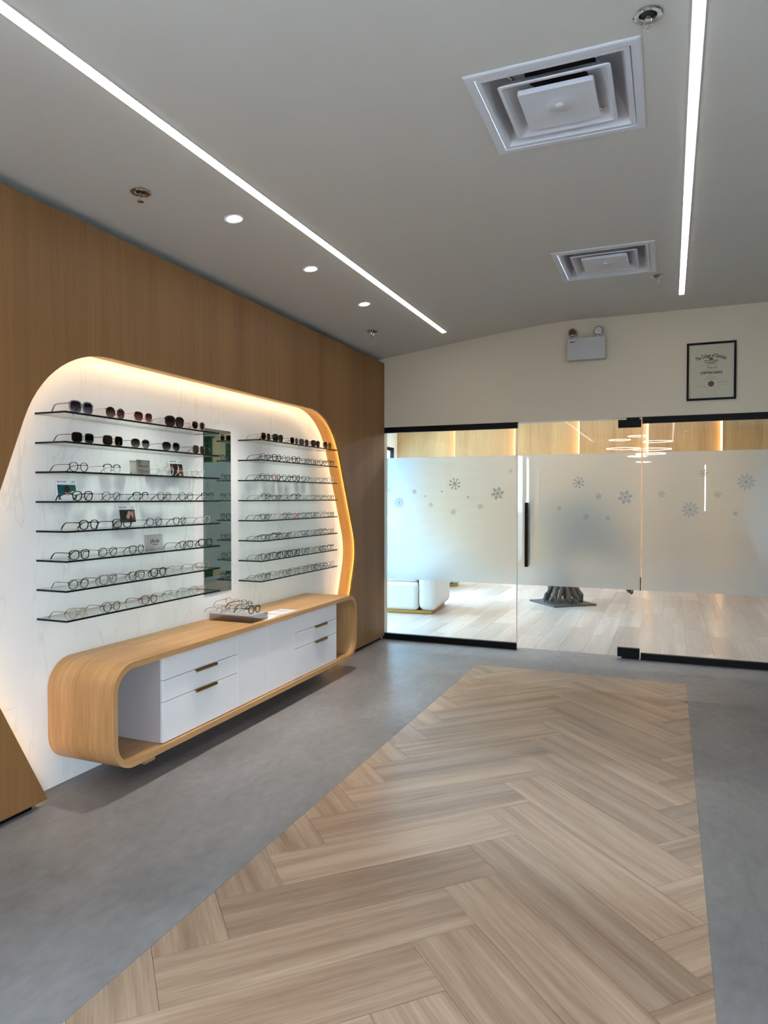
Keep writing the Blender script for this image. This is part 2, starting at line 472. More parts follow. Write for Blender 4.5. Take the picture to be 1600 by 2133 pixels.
PW, PL = .2425, 1.028
g = .0007
full_mesh = {}
def herring():
    q = 1 / math.sqrt(2); ox, oy = -1.324, .1825
    def world(a, b): return (ox + (a - b) * q, oy + (a + b) * q)
    rnd = random.Random(3)
    for m in range(-2, 3):
        for k in range(-40, 60):
            for kind in 'HV':
                bx, by = k * PW + m * PL, k * PW - m * PL
                if kind == 'H': a0, a1, b0, b1 = bx, bx + PL, by, by + PW
                else: a0, a1, b0, b1 = bx + PL, bx + PL + PW, by + PW - PL, by + PW
                P = [world(a0 + g, b0 + g), world(a1 - g, b0 + g), world(a1 - g, b1 - g), world(a0 + g, b1 - g)]
                Q = clip(P, HX0 + g, HX1 - g, HY0 + g, HY1 - g)
                if len(Q) < 3: continue
                ar = abs(sum(Q[i - 1][0] * Q[i][1] - Q[i][0] * Q[i - 1][1] for i in range(len(Q)))) / 2
                if ar < 4e-4: continue
                cx_, cy_ = world((a0 + a1) / 2, (b0 + b1) / 2)
                an = R_(45) if kind == 'H' else R_(-45)
                if ar > (PL - 2 * g) * (PW - 2 * g) * .9999:
                    if 'p' not in full_mesh: full_mesh['p'] = MB().box(-PL / 2 + g, PL / 2 - g, -PW / 2 + g, PW / 2 - g, -.0035, 0).mesh('plank')
                    me = full_mesh['p']
                else:
                    ca, sa = math.cos(-an), math.sin(-an)
                    loc = [((x - cx_) * ca - (y - cy_) * sa, (x - cx_) * sa + (y - cy_) * ca) for x, y in Q]
                    me = MB().prism(loc, lambda a, b, d: (a, b, d), -.0035, 0).mesh('plank')
                link('plank', me, 'oak_plank', floor, (cx_, cy_, 0), (0, 0, an + (math.pi if rnd.random() < .5 else 0) * (1 if me is full_mesh.get('p') else 0)))
herring()

# ------------------------------------------------------------------ ceiling
DIFF = [(-.43, 2.965, .325), (-.42, 5.07, .325)]     # square air diffusers: centre and half size
cm = MB()
for (a, za), (b, zb) in zip(PROF, PROF[1:]):
    cm.face([(a, Y0, za), (b, Y0, zb), (b, 6.62, zb), (a, 6.62, za)])
    cm.face([(a, Y0, za + .1), (b, Y0, zb + .1), (b, 6.62, zb + .1), (a, 6.62, za + .1)])
xs = sorted({-.80, X1} | {c[0] - c[2] + .035 for c in DIFF} | {c[0] + c[2] - .035 for c in DIFF})
ys = sorted({Y0, 6.62} | {c[1] - c[2] + .035 for c in DIFF} | {c[1] + c[2] - .035 for c in DIFF})
for i in range(len(xs) - 1):
    for j in range(len(ys) - 1):
        mx_, my_ = (xs[i] + xs[i + 1]) / 2, (ys[j] + ys[j + 1]) / 2
        if any(abs(mx_ - c[0]) < c[2] - .035 and abs(my_ - c[1]) < c[2] - .035 for c in DIFF): continue
        cm.face([(xs[i], ys[j], 3.08), (xs[i + 1], ys[j], 3.08), (xs[i + 1], ys[j + 1], 3.08), (xs[i], ys[j + 1], 3.08)])
cm.box(-.80, X1, Y0, 6.62, 3.30, 3.34)
ceiling = struct(cm.build('ceiling', 'ceiling_paint', smooth=True))

# ------------------------------------------------------------------ walls of the shop
def corner(p, a, b, t, n=14):
    """rounded corner at p between neighbours a and b, tangent length t"""
    p, a, b = Vector(p), Vector(a), Vector(b)
    u = p + (a - p).normalized() * t; w = p + (b - p).normalized() * t
    out = []
    for k in range(n + 1):
        s = k / n; c1 = u + (p - u) * .62; c2 = w + (p - w) * .62
        q = u * (1 - s) ** 3 + c1 * 3 * s * (1 - s) ** 2 + c2 * 3 * s * s * (1 - s) + w * s ** 3
        out.append((q.x, q.y))
    return out
KEY = [(5.60, .0), (5.935, .975), (5.415, 2.175), (2.445, 2.18), (1.965, .935), (2.425, .0)]
def outline(zbase):
    K = KEY; t = (zbase - K[0][1]) / (K[1][1] - K[0][1])
    s = (zbase - K[5][1]) / (K[4][1] - K[5][1])
    pr = (K[0][0] + (K[1][0] - K[0][0]) * t, zbase); pl = (K[5][0] + (K[4][0] - K[5][0]) * s, zbase)
    return [pr] + corner(K[1], pr, K[2], .17, 8) + corner(K[2], K[1], K[3], .38) + corner(K[3], K[2], K[4], .40) + corner(K[4], K[3], pl, .17, 8) + [pl]
ZB = .032
OUT = outline(ZB)

def offset(poly, d):
    """open polyline offset outward (away from the alcove middle)"""
    res = []
    for i in range(len(poly)):
        a = Vector(poly[max(i - 1, 0)]); b = Vector(poly[min(i + 1, len(poly) - 1)])
        t = (b - a).normalized(); nrm = Vector((t.y, -t.x))
        p = Vector(poly[i]) + nrm * d
        if i in (0, len(poly) - 1): p.y = poly[i][1]
        res.append((p.x, p.y))
    return res

YW0, YW1, ZT = .05, 6.60, 2.820
wm = MB()
# oak face with the alcove cut out, 20 mm thick: ring of quads between the outline and the outer border
def border(p):
    y, z = p
    return p
loop = OUT
ring = [(YW1, ZB), (YW1, ZT), (YW0, ZT), (YW0, ZB)]
poly = [(loop[0][0], ZB), (YW1, ZB), (YW1, ZT), (YW0, ZT), (YW0, ZB)] + list(reversed(loop))
poly = poly[:-1]
me = slab(poly, lambda a, b, d: (d, a, b), XF, XF - .02).mesh('wall_left')
wall_left = struct(link('wall_left', me, 'oak_wall'))
# reveal behind the face, 12 mm wider than the cut-out so the light strip hides behind the lip
J = offset(OUT, .0195)
jb = MB()
JO = offset(OUT, .03)
n = len(J)
for i in range(n - 1):
    (a, b), (c, d) = J[i], J[i + 1]; (a2, b2), (c2, d2) = JO[i], JO[i + 1]
    A0, A1 = (XF - .02, a, b), (XB, a, b); B0, B1 = (XF - .02, c, d), (XB, c, d)
    L0 = sum(math.hypot(J[k + 1][0] - J[k][0], J[k + 1][1] - J[k][1]) for k in range(i)); L1 = L0 + math.hypot(c - a, d - b)
    jb.face([A0, A1, B1, B0], [(0 + L0, 0), (L0, .13), (L1, .13), (L1, 0)])
jb.build('reveal', 'oak_reveal_glow', wall_left, smooth=True, fix=False)
st = MB(); SO = offset(OUT, .017); SI = offset(OUT, .006)
for i in range(n - 1):
    (a, b), (c, d) = SO[i], SO[i + 1]
    (a2, b2), (c2, d2) = SI[i], SI[i + 1]
    st.face([(XF - .0208, a, b), (XF - .0208, a2, b2), (XF - .0208, c2, d2), (XF - .0208, c, d)])
st.build('light_strip', 'led_warm', wall_left, fix=False)
# solid wall body behind the panel; the white alcove back is its own sheet
struct(box('wall_left_core', 'white_paint', -2.98, XB - .004, YW0, 6.6, 0, 2.60))
struct(MB().box(-2.98, XF - .022, YW0, 6.6, 2.602, 2.76).box(-2.98, -2.95, YW0, 6.6, 2.76, 2.835).build('gap_shade', 'black_matte', fix=False))  # black filler paints the shadow gap between panel top and ceiling
alc = struct(box('wall_alcove', 'white_streaked', XB - .004, XB, 1.8, 6.1, .004, 2.3))
struct(MB().box(-2.98, -2.75, Y0, -2.8, 0, 2.83).box(-2.98, -2.75, -2.8, YW0 - .001, 2.40, 2.83).box(-2.98, -2.75, -2.8, YW0 - .001, 0, .06).build('wall_left_rear', 'wall_paint', fix=False))
tk = MB().box(-2.80, -2.735, YW0, 2.35, 0, ZB + .002).box(-2.80, -2.735, 5.70, 6.60, 0, ZB + .002)
struct(tk.build('trim_1', 'black_metal', fix=False))

# end wall above the glass
struct(MB().box(-2.98, X1, 6.60, 6.74, 2.168, 3.35).box(1.42, X1, 6.60, 6.74, 0, 2.168).box(-5.0, -2.725, 6.606, 6.74, 0, 3.35).build('wall_end', 'wall_paint', fix=False))
# solid rear wall, right wall open for an added fill window
struct(box('wall_rear', 'wall_paint', -2.98, X1, Y0 - .12, Y0, 0, 3.35))
struct(MB().box(X1, X1 + .12, Y0, 6.74, 2.5, 3.35).box(X1, X1 + .12, -1.7, 6.74, 0, 2.5).box(X1, X1 + .12, Y0, -4.0, 0, 2.5).box(X1, X1 + .12, -4.0, -1.7, 0, .12).build('wall_right', 'wall_paint', fix=False))
def frame_window(name, axis, p, a0, a1, z0, z1, nmul, mat='black_metal', glass='glass_clear'):
    w = MB(); t = .03; d = .035
    def bx(u0, u1, q0, q1):
        if axis == 'x': w.box(p - d, p + d, u0, u1, q0, q1)
        else: w.box(u0, u1, p - d, p + d, q0, q1)
    bx(a0, a1, z0, z0 + 2 * t); bx(a0, a1, z1 - 2 * t, z1)
    for k in range(nmul + 1):
        c = a0 + (a1 - a0) * k / nmul
        bx(max(a0, c - t), min(a1, c + t), z0, z1)
    o = struct(w.build(name, mat, fix=False))
    for k in range(nmul):
        u0 = a0 + (a1 - a0) * k / nmul + t; u1 = a0 + (a1 - a0) * (k + 1) / nmul - t
        if axis == 'x': box('pane', glass, p - .004, p + .004, u0, u1, z0 + 2 * t, z1 - 2 * t, o)
        else: box('pane', glass, u0, u1, p - .004, p + .004, z0 + 2 * t, z1 - 2 * t, o)
    return o
frame_window('window_5', 'x', -2.90, -2.8, .04, .06, 2.40, 3)
portal('portal_left', (-3.0, -1.38, 1.23), (0, R_(-90), 0), 2.34, 2.84)
frame_window('window_fill', 'x', X1 + .06, -4.0, -1.7, .12, 2.5, 2)  # unseen window added to bring daylight onto the drawer fronts
portal('portal_right', (X1 + .2, -2.85, 1.31), (0, R_(90), 0), 2.38, 2.3)

# oak partition behind the camera, with its own pale alcove and an upright light (all seen as reflections in the glass)
YP = -4.3
pk = [(1.88, .0), (1.50, 1.02), (1.90, 2.22)]
pb = [(.55, 0), (pk[0][0], 0), (pk[0][0], .0)] 
ppoly = [(.55, 0), (1.88, 0)] + corner(pk[1], pk[0], pk[2], .2, 8) + corner((1.90, 2.22), pk[1], (3.4, 2.22), .36) + [(3.4, 2.22), (3.4, 3.09), (.55, 3.09)]
me = slab(ppoly, lambda a, b, d: (a, d, b), YP, YP - .14).mesh('wall_partition')
part = struct(link('wall_partition', me, 'oak_wall'))
box('alcove_back', 'white_streaked', .55, 3.4, YP - .2, YP - .14, 0, 3.09, part)
lt = thing('upright_light', 'slim upright glowing wall light reflected in the right glass panel', 'wall light', (.76, YP + .001, 1.14))
box('light_housing', 'black_metal', -.03, .03, 0, .02, -.03, 1.09, lt)
box('light_tube', 'led_ring', -.016, .016, .02, .032, 0, 1.06, lt)

# ------------------------------------------------------------------ glass partition: two fixed panes and a door
struct_glass = []
def snowflake(r, kind):
    b = MB()
    def bar(p, q, w):
        d = Vector((q[0] - p[0], q[1] - p[1])); l = d.length; d /= l; nx, ny = -d.y * w / 2, d.x * w / 2
        P = [(p[0] + nx, p[1] + ny), (p[0] - nx, p[1] - ny), (q[0] - nx, q[1] - ny), (q[0] + nx, q[1] + ny)]
        b.prism(P, lambda x, z, dd: (x, dd, z), 0, -.0006)
    def dot(c, rr, m=10):
        b.prism([(c[0] + rr * math.cos(2 * math.pi * k / m), c[1] + rr * math.sin(2 * math.pi * k / m)) for k in range(m)], lambda x, z, dd: (x, dd, z), 0, -.0006)
    arms = {0: 8, 1: 6, 2: 6, 3: 10}.get(kind, 6)
    if kind == 4: dot((0, 0), r); return b
    w = r * (.06 if kind == 3 else .11)
    for k in range(arms):
        a = 2 * math.pi * k / arms + .2; c, s_ = math.cos(a), math.sin(a)
        bar((c * r * .12, s_ * r * .12), (c * r * .95, s_ * r * .95), w)
        for f, l in ((.45, .32), (.7, .26)):
            if kind in (1, 3) or f == .7:
                for sg in (-1, 1):
                    a2 = a + sg * .75
                    bar((c * r * f, s_ * r * f), (c * r * f + math.cos(a2) * r * l, s_ * r * f + math.sin(a2) * r * l), w * .8)
        if kind == 3: dot((c * r * .98, s_ * r * .98), r * .07)
        if kind in (1, 2):
            a3 = a + math.pi / arms; dot((math.cos(a3) * r * .55, math.sin(a3) * r * .55), r * .08)
    dot((0, 0), r * .14)
    return b
FT, FB = 1.857, .621
def glass_panel(name, x0, x1, z0, z1, flakes):
    o = struct(box(name, 'glass_clear', x0, x1, YG + .004, YG + .014, z0, z1))
    box('frosted_film', 'frost_film', x0 + .002, x1 - .002, YG + .0155, YG + .0175, FB, FT, o)
    for (x, z, r, k) in flakes:
        snowflake(r, k).build('snowflake', 'silver_flake', o, fix=False, loc=(x, YG + .0035, z))
    return o
w1 = glass_panel('window_1', -2.725, -1.345, .02, 2.15, [(-2.653, 1.533, .026, 2), (-2.547, 1.402, .052, 3), (-2.381, 1.513, .026, 1), (-2.266, 1.467, .008, 4), (-2.092, 1.514, .008, 4), (-1.959, 1.588, .062, 0), (-1.824, 1.458, .009, 4), (-2.207, 1.38, .028, 2), (-1.971, 1.31, .032, 2), (-1.53, 1.493, .066, 1), (-1.701, 1.367, .030, 2), (-1.403, 1.708, .022, 2)])
box('top_channel', 'black_metal', -2.725, -1.338, YG - .012, YG + .032, 2.112, 2.168, w1)
box('bottom_channel', 'black_metal', -2.725, -1.342, YG - .012, YG + .032, 0, .060, w1)
d1 = glass_panel('door_1', -1.338, -.232, .012, 2.160, [(-.773, 1.591, .055, 0), (-.597, 1.463, .03, 1), (-.366, 1.455, .066, 1), (-.949, 1.35, .022, 2), (-.703, 1.277, .032, 2), (-.515, 1.265, .016, 4)])
w2 = glass_panel('window_2', -.222, 1.42, .02, 2.15, [(-.063, 1.483, .032, 2), (.169, 1.347, .066, 3), (.274, 1.661, .036, 2), (.382, 1.479, .032, 2), (.602, 1.584, .068, 3), (.521, 1.316, .016, 4), (.95, 1.46, .05, 1), (1.15, 1.6, .03, 2)])
box('top_channel', 'black_metal', -.226, 1.42, YG - .012, YG + .032, 2.112, 2.168, w2)
box('bottom_channel', 'black_metal', -.226, 1.42, YG - .012, YG + .032, 0, .058, w2)
for o, xs_ in ((w1, (-1.3445,)), (d1, (-1.3385, -.2315)), (w2, (-.2225,))):
    for x in xs_: box('pane_edge_lit', 'glass_edge_lit', x - .0015, x + .0015, YG + .003, YG + .015, .062 if o is not d1 else .013, 2.11 if o is not d1 else 2.159, o)  # pale strips paint the bright line of light along the glass edges
box('top_patch', 'black_metal', -.43, -.236, YG - .012, YG + .03, 2.08, 2.150, d1)
MB().box(-.36, -.25, YG - .006, YG + .024, 2.150, 2.168).build('top_pivot', 'black_metal', d1)
box('bottom_patch', 'black_metal', -.424, -.236, YG - .012, YG + .03, .016, .096, d1)
MB().box(-.39, -.24, YG - .008, YG + .026, 0, .016).build('bottom_pivot', 'black_metal', d1)
box('lock_keeper', 'black_matte', -.236, -.228, YG - .006, YG + .02, .62, .74, d1)
for sgn, nm in ((-1, 'pull_handle'), (1, 'pull_handle')):
    h = MB(); yy = YG + .009 + sgn * .052
    h.box(-1.258, -1.230, yy - .012, yy + .012, .80, 1.405)
    for z in (.94, 1.265):
        h.tube([(-1.244, YG + .009 + sgn * .006, z), (-1.244, yy - sgn * .01, z)], .009, 10)
    h.build(nm, 'black_metal', d1, fix=False)

# ------------------------------------------------------------------ reception beyond the glass
RX0, RX1, RY1, RZ = -4.85, 1.9, 12.6, 3.0
rf = struct(box('floor_reception', 'joint_pale', -5.0, RX1 + .1, 6.70, RY1 + .1, -.06, -.0035))
rnd = random.Random(11)
PWR = .228; cols = int((RX1 - RX0) / PWR) + 1
pm = {}
for i in range(cols):
    x0 = RX0 + i * PWR; y = 6.70 - rnd.random() * 1.2
    while y < RY1:
        ya, yb = max(y, 6.705), min(y + 1.22, RY1); y += 1.22
        if yb - ya < .04: continue
        key = round(yb - ya, 3)
        if key not in pm: pm[key] = MB().box(-key / 2 + .0008, key / 2 - .0008, -PWR / 2 + .0008, PWR / 2 - .0008, -.0035, 0).mesh('plank')
        link('plank', pm[key], 'ash_plank', rf, (x0 + PWR / 2, (ya + yb) / 2, 0), (0, 0, R_(90) if rnd.random() < .5 else R_(-90)))
struct(box('ceiling_reception', 'ceiling_paint', -5.0, RX1 + .1, 6.74, RY1 + .1, RZ, RZ + .08))
rb = struct(box('wall_reception_back', 'white_paint', -5.0, RX1 + .1, RY1, RY1 + .1, 0, RZ))
SPC = .0896 * RY1
edges = [RX0] + [(.0633 - k * .0896) * (RY1 - .08) for k in range(4, -1, -1)] + [RX1]
for k in range(len(edges) - 1):
    a, b = edges[k], edges[k + 1]
    # each oak panel stands proud at its near edge so a light strip glows from behind onto its neighbour
    P = [(a, RY1 - .095), (b - .03, RY1 - .03), (b - .03, RY1 - .012), (a, RY1 - .077)]
    MB().prism(P, lambda x, y, z: (x, y, z), .0, RZ).build('panel', 'oak_reception', rb)
    if k: MB().box(a + .018, a + .030, RY1 - .070, RY1 - .058, .02, RZ - .02).build('light_strip', 'led_reception', rb)
struct(box('wall_reception_right', 'white_paint', RX1, RX1 + .1, 6.74, RY1, 0, RZ))
struct(MB().box(RX0 - .12, RX0, 6.74, 7.0, 0, RZ).box(RX0 - .12, RX0, 12.35, RY1, 0, RZ).box(RX0 - .12, RX0, 7.0, 12.35, 2.40, RZ).build('wall_reception_left', 'white_paint', fix=False))
frame_window('window_3', 'x', RX0 - .04, 7.0, 12.35, 0, 2.40, 4, glass='glass_tinted')
portal('portal_reception', (RX0 - .2, 9.68, 1.2), (0, R_(-90), 0), 2.4, 5.3)
for (yy, lab) in ((8.3, 'added unseen ceiling light line beyond the glass, nearer the partition'), (11.3, 'added unseen ceiling light line beyond the glass, nearer the far oak panels')):
    rl = thing('reception_fill_light', lab, 'ceiling light', (-1.5, yy, RZ), group='added lights beyond the glass')  # unseen light lines added to brighten the reception
    box('light_housing', 'white_enamel', -2.3, 2.3, -.05, .05, -.012, 0, rl)
    box('light_diffuser', 'led_recfill', -2.28, 2.28, -.04, .04, -.016, -.012, rl)

def leaf_cloud(b, pts, size, rnd):
    for p in pts:
        s_ = size * rnd.uniform(.6, 1.3); m = Matrix.Rotation(rnd.uniform(0, 6.28), 3, 'Z') @ Matrix.Rotation(rnd.uniform(-1, 1), 3, 'X') @ Matrix.Rotation(rnd.uniform(-.8, .8), 3, 'Y')
        q = [m @ Vector(v) + Vector(p) for v in ((0, 0, 0), (s_ * .3, s_ * .4, .01), (0, s_, -.02), (-s_ * .3, s_ * .4, .01))]
        i = len(b.v); b.v += [tuple(v) for v in q]; b.f += [[i, i + 1, i + 2], [i, i + 2, i + 3]]

rn = random.Random(5)
for (ya, yb, lab) in ((9.5, 10.32, 'dark green plant wall beside the pale slat screen, nearer the glass door'), (10.70, 11.6, 'dark green plant wall beyond the pale slat screen, nearest the far oak panels')):
    t = thing('plant_wall', lab, 'plant wall', (RX1 - .02, (ya + yb) / 2, 0), group='plant walls in the reception')
    hw = (yb - ya) / 2
    box('backing', 'leaf_dark', -.02, .015, -hw, hw, .05, 2.75, t)
    lb = MB(); leaf_cloud(lb, [(-.03 - rn.random() * .06, rn.uniform(-hw + .1, hw - .1), rn.uniform(.08, 2.72)) for _ in range(1500)], .09, rn)
    tag(lb.build('foliage', 'leaf', t, fix=False), kind='stuff')
t = thing('slat_screen', 'screen of pale upright wooden slats between two plant walls', 'slat screen', (RX1 - .02, 10.51, 0))
box('backing', 'black_matte', -.01, .015, -.19, .19, .05, 2.75, t)
sm = MB().box(-.04, -.01, -.011, .011, .05, 2.75).mesh('slat')
for k in range(11): link('slat', sm, 'pale_slat', t, (0, -.175 + k * .035, 0))

# sofas
def rbox(mb, x0, x1, y0, y1, z0, z1): mb.box(x0, x1, y0, y1, z0, z1)
def sofa(lab, loc, rz):
    t = thing('sofa', lab, 'sofa', loc, rz, 'white sofas in the reception')
    box('plinth', 'gold_base', -1.9, -.02, .04, .86, 0, .045, t, .004)
    box('seat_base', 'boucle', -1.93, -.19, .0, .9, .045, .40, t, .05, 4)
    box('seat_cushion', 'boucle', -1.9, -.20, .02, .66, .39, .52, t, .05, 4)
    box('backrest', 'boucle', -1.93, -.19, .66, .92, .39, .80, t, .08, 4)
    a = MB().box(-.185, .05, -.02, .92, .045, .60).build('armrest', 'boucle', t, bevel=.085, seg=5)
    return t
sofa('white upholstered sofa on a gold plinth, close behind the left glass pane', (-2.70, 8.18, 0), R_(6))
sofa('white sofa far back, only its base corner showing below the frosting', (-3.16, 11.05, 0), R_(60))

# gnarled root tree on a slate plate
tr = thing('root_tree', 'gnarled grey root stump with drooping foliage on a square slate plate', 'tree', (-1.35, 9.77, 0))
bp_ = MB().box(-.325, .325, -.325, .325, 0, .022).build('base_plate', 'slate', tr, bevel=.003)
bp_.rotation_euler = (0, 0, R_(-50))
rb_ = MB(); rn = random.Random(21)
for k in range(13):
    a = k * 2 * math.pi / 13 + rn.uniform(-.16, .16); cs, sn = math.cos(a), math.sin(a)
    r1 = rn.uniform(.19, .29); kn = rn.uniform(.10, .19); th = rn.uniform(.024, .042); tw = rn.uniform(-.35, .35)
    P = []; rad = []
    for u, rr, zz in ((0, .10, .36), (.15, .125, .27), (.35, .15 + (r1 - .17) * .4, kn + .06), (.5, r1 - .035, kn), (.65, r1, kn * .72), (.85, r1 + .008, kn * .35), (1, r1 + .02, .03)):
        b_ = a + tw * u + rn.uniform(-.06, .06); w_ = rn.uniform(-.010, .010)
        P.append(((rr + w_) * math.cos(b_), (rr + w_) * math.sin(b_), zz + .024)); rad.append(th * (1.25 - .45 * u) * rn.uniform(.85, 1.2))
    rb_.tube(P, rad, 8)
    if k % 2:
        P2 = [Vector(P[4]), Vector(P[4]) * 1.0 + Vector((cs * .05 - sn * .05, sn * .05 + cs * .05, .01)), Vector((P[6][0] + cs * .05 - sn * .08, P[6][1] + sn * .05 + cs * .08, .034))]
        rb_.tube(P2, [.014, .013, .010], 6)
rb_.build('roots', 'root_bark', tr, smooth=True, fix=False)
tk_ = MB(); tk_.tube([(.0, 0, .20), (.02, .0, .4), (.0, .03, .65), (.06, .0, .9), (.16, .02, 1.15), (.3, .0, 1.35)], [.10, .14, .10, .07, .055, .03], 10)
tk_.tube([(.03, 0, .7), (.3, -.04, .9), (.62, -.06, .86), (.82, -.05, .66), (.86, -.04, .36)], [.04, .032, .022, .012, .006], 7)
tk_.tube([(.0, 0, .75), (-.2, .1, 1.0), (-.32, .16, 1.25)], [.04, .03, .015], 7)
tk_.build('trunk', 'root_bark', tr, smooth=True, fix=False)
lb = MB(); pts = []
for (cx_, cy_, cz_, rx_, rz_, nn) in ((.30, 0, 1.0, .36, .22, 420), (.62, -.05, .82, .26, .2, 300), (.74, -.05, .66, .14, .09, 90), (.84, -.04, .46, .11, .12, 80), (.87, -.04, .27, .075, .075, 46), (.25, .02, 1.35, .30, .18, 260), (-.28, .15, 1.25, .2, .14, 150)):
    for _ in range(nn):
        v = Vector((rn.gauss(0, 1), rn.gauss(0, 1), rn.gauss(0, 1))).normalized() * rn.random() ** .4
        pts.append((cx_ + v.x * rx_, cy_ + v.y * rx_, cz_ + v.z * rz_))
leaf_cloud(lb, pts, .075, rn)
tag(lb.build('foliage', 'leaf_dark', tr, fix=False), kind='stuff')

# outdoors: ground and a brick house front seen through the reception window, lengthened to block low sky
struct(box('ground', 'outdoor_ground', -60, 60, -60, 60, -.16, -.1))
bh = thing('brick_building', 'brick building front with window bands outside the reception window', 'building', (-17, 16, -.1))
box('facade', 'facade_blue', -1, 0, -46, 30, 0, 7.4, bh)  # extended beyond the reception to keep low sky out of the shop window
for r in range(3):
    for k in range(13):
        f = box('window', 'far_window', 0, .05, -12 + k * 3.0, -10 + k * 3.0, .8 + r * 2.3, 2.3 + r * 2.3, bh)

# ------------------------------------------------------------------ cabinet
CY0, CY1, CZ0, CZ1, CR, CT, CX = 2.542, 5.32, .128, .645, .14, .030, -2.425
def rrect(y0, y1, z0, z1, r, n=10):
    P = []
    for (cy, cz, a0) in ((y1 - r, z0 + r, -90), (y1 - r, z1 - r, 0), (y0 + r, z1 - r, 90), (y0 + r, z0 + r, 180)):
        for k in range(n + 1):
            a = R_(a0 + 90 * k / n); P.append((cy + r * math.cos(a), cz + r * math.sin(a)))
    return P
cab = thing('floating_cabinet', 'long floating oak cabinet with rounded ends and white drawer fronts', 'cabinet', (XB + .2, 3.9, 0))
def cpart(o):
    o.parent = cab; o.matrix_parent_inverse = Matrix.Translation(cab.location).inverted(); return o
ro = rrect(CY0, CY1, CZ0, CZ1, CR); ri = rrect(CY0 + CT, CY1 - CT, CZ0 + CT, CZ1 - CT, CR - CT)
sh = MB(); N = len(ro); acc = 0
for k in range(N):
    a, b = ro[k], ro[(k + 1) % N]; c, d = ri[k], ri[(k + 1) % N]; l = math.hypot(b[0] - a[0], b[1] - a[1])
    u0, u1 = acc, acc + l; acc += l; bw = XB + .003
    sh.face([(bw, *a), (CX, *a), (CX, *b), (bw, *b)], [(u0, 0), (u0, .42), (u1, .42), (u1, 0)])
    sh.face([(bw, *c), (CX, *c), (CX, *d), (bw, *d)], [(u0, 1), (u0, 1.42), (u1, 1.42), (u1, 1)])
    sh.face([(CX, *a), (CX, *b), (CX, *d), (CX, *c)], [(u0, 2), (u1, 2), (u1, 2.03), (u0, 2.03)])
    sh.face([(bw, *a), (bw, *b), (bw, *d), (bw, *c)], [(u0, 3), (u1, 3), (u1, 3.03), (u0, 3.03)])
o = sh.build('shell', 'oak_cabinet', None, smooth=True); cpart(o)
bp_ = MB().prism(rrect(CY0 + CT, CY1 - CT, CZ0 + CT, CZ1 - CT, CR - CT), lambda a, b, d: (d, a, b), XB + .006, XB + .018)
cpart(bp_.build('back_panel', 'oak_cabinet'))
XD = CX - .022
ZI0, ZI1 = CZ0 + CT + .002, CZ1 - CT - .002
cpart(box('carcass', 'grey_inside', XB + .02, XD - .02, 2.915, 4.975, ZI0, ZI1))
gp = .0016
def front(nm, y0, y1, z0, z1, hy=None):
    o = box(nm, 'white_laminate', XD - .018, XD, y0 + gp, y1 - gp, z0 + gp, z1 - gp, None, .0012, 1); cpart(o)
    if hy:
        h = MB().box(XD - .004, XD + .016, hy[0], hy[1], z1 - gp - .002, z1 - gp + .002).box(XD + .012, XD + .016, hy[0], hy[1], z1 - .014, z1 - gp + .002).build('handle', 'brass', None)
        h.parent = o
zs = [ZI0, .376, .490, ZI1]
for (a, b, hy) in ((2.915, 3.597, (3.18, 3.375)), (4.302, 4.975, (4.60, 4.79))):
    front('drawer_front', a, b, zs[2], zs[3]); front('drawer_front', a, b, zs[1], zs[2], hy); front('drawer_front', a, b, zs[0], zs[1], hy)
front('cupboard_door', 3.597, 3.947, ZI0, ZI1); front('cupboard_door', 3.947, 4.302, ZI0, ZI1)
cpart(box('support_bracket', 'oak_cabinet', XB + .003, -2.52, 2.86, 2.94, .06, CZ0 + .002))
cpart(box('support_bracket', 'oak_cabinet', XB + .003, -2.52, 4.96, 5.04, .06, CZ0 + .002))

# ------------------------------------------------------------------ glass shelves and mirror
SX = -2.65; ST = .009
ZS = [1.863 - .1428 * i for i in range(8)]
ORD = ['top', 'second', 'third', 'fourth', 'fifth', 'sixth', 'seventh', 'bottom']
def shelf_of(name, y0, y1):
    t = thing(name, '', 'shelf')
    box('glass_plate', 'glass_shelf', 0, SX - XB - .004, y0 + .003, y1 - .003, -ST, 0, t)
    box('front_edge', 'shelf_edge', SX - XB - .004, SX - XB, y0, y1, -ST, 0, t)
    box('side_edge', 'shelf_edge', 0, SX - XB - .004, y0, y0 + .003, -ST, 0, t)
    box('side_edge', 'shelf_edge', 0, SX - XB - .004, y1 - .003, y1, -ST, 0, t)
    return t
for (side, y0, y1) in (('left', 2.485, 3.71), ('right', 4.20, 5.41)):
    first = None
    for i, z in enumerate(ZS):
        o = shelf_of('glass_shelf', y0, y1) if first is None else copy_tree(first)
        first = first or o
        o.location = (XB, 0, z)
        tag(o, '%s glass shelf with dark edges, on the wall %s of the mirror' % (ORD[i], side), 'shelf', 'glass shelves %s of the mirror' % side)
mi = thing('wall_mirror', 'tall narrow mirror between the two columns of glass shelves', 'mirror', (XB, 3.952, .805))
box('mirror_glass', 'mirror', .004, .006, -.152, .152, .0, 1.107, mi)
box('mirror_backing', 'shelf_edge', 0, .004, -.152, .152, .0, 1.107, mi)

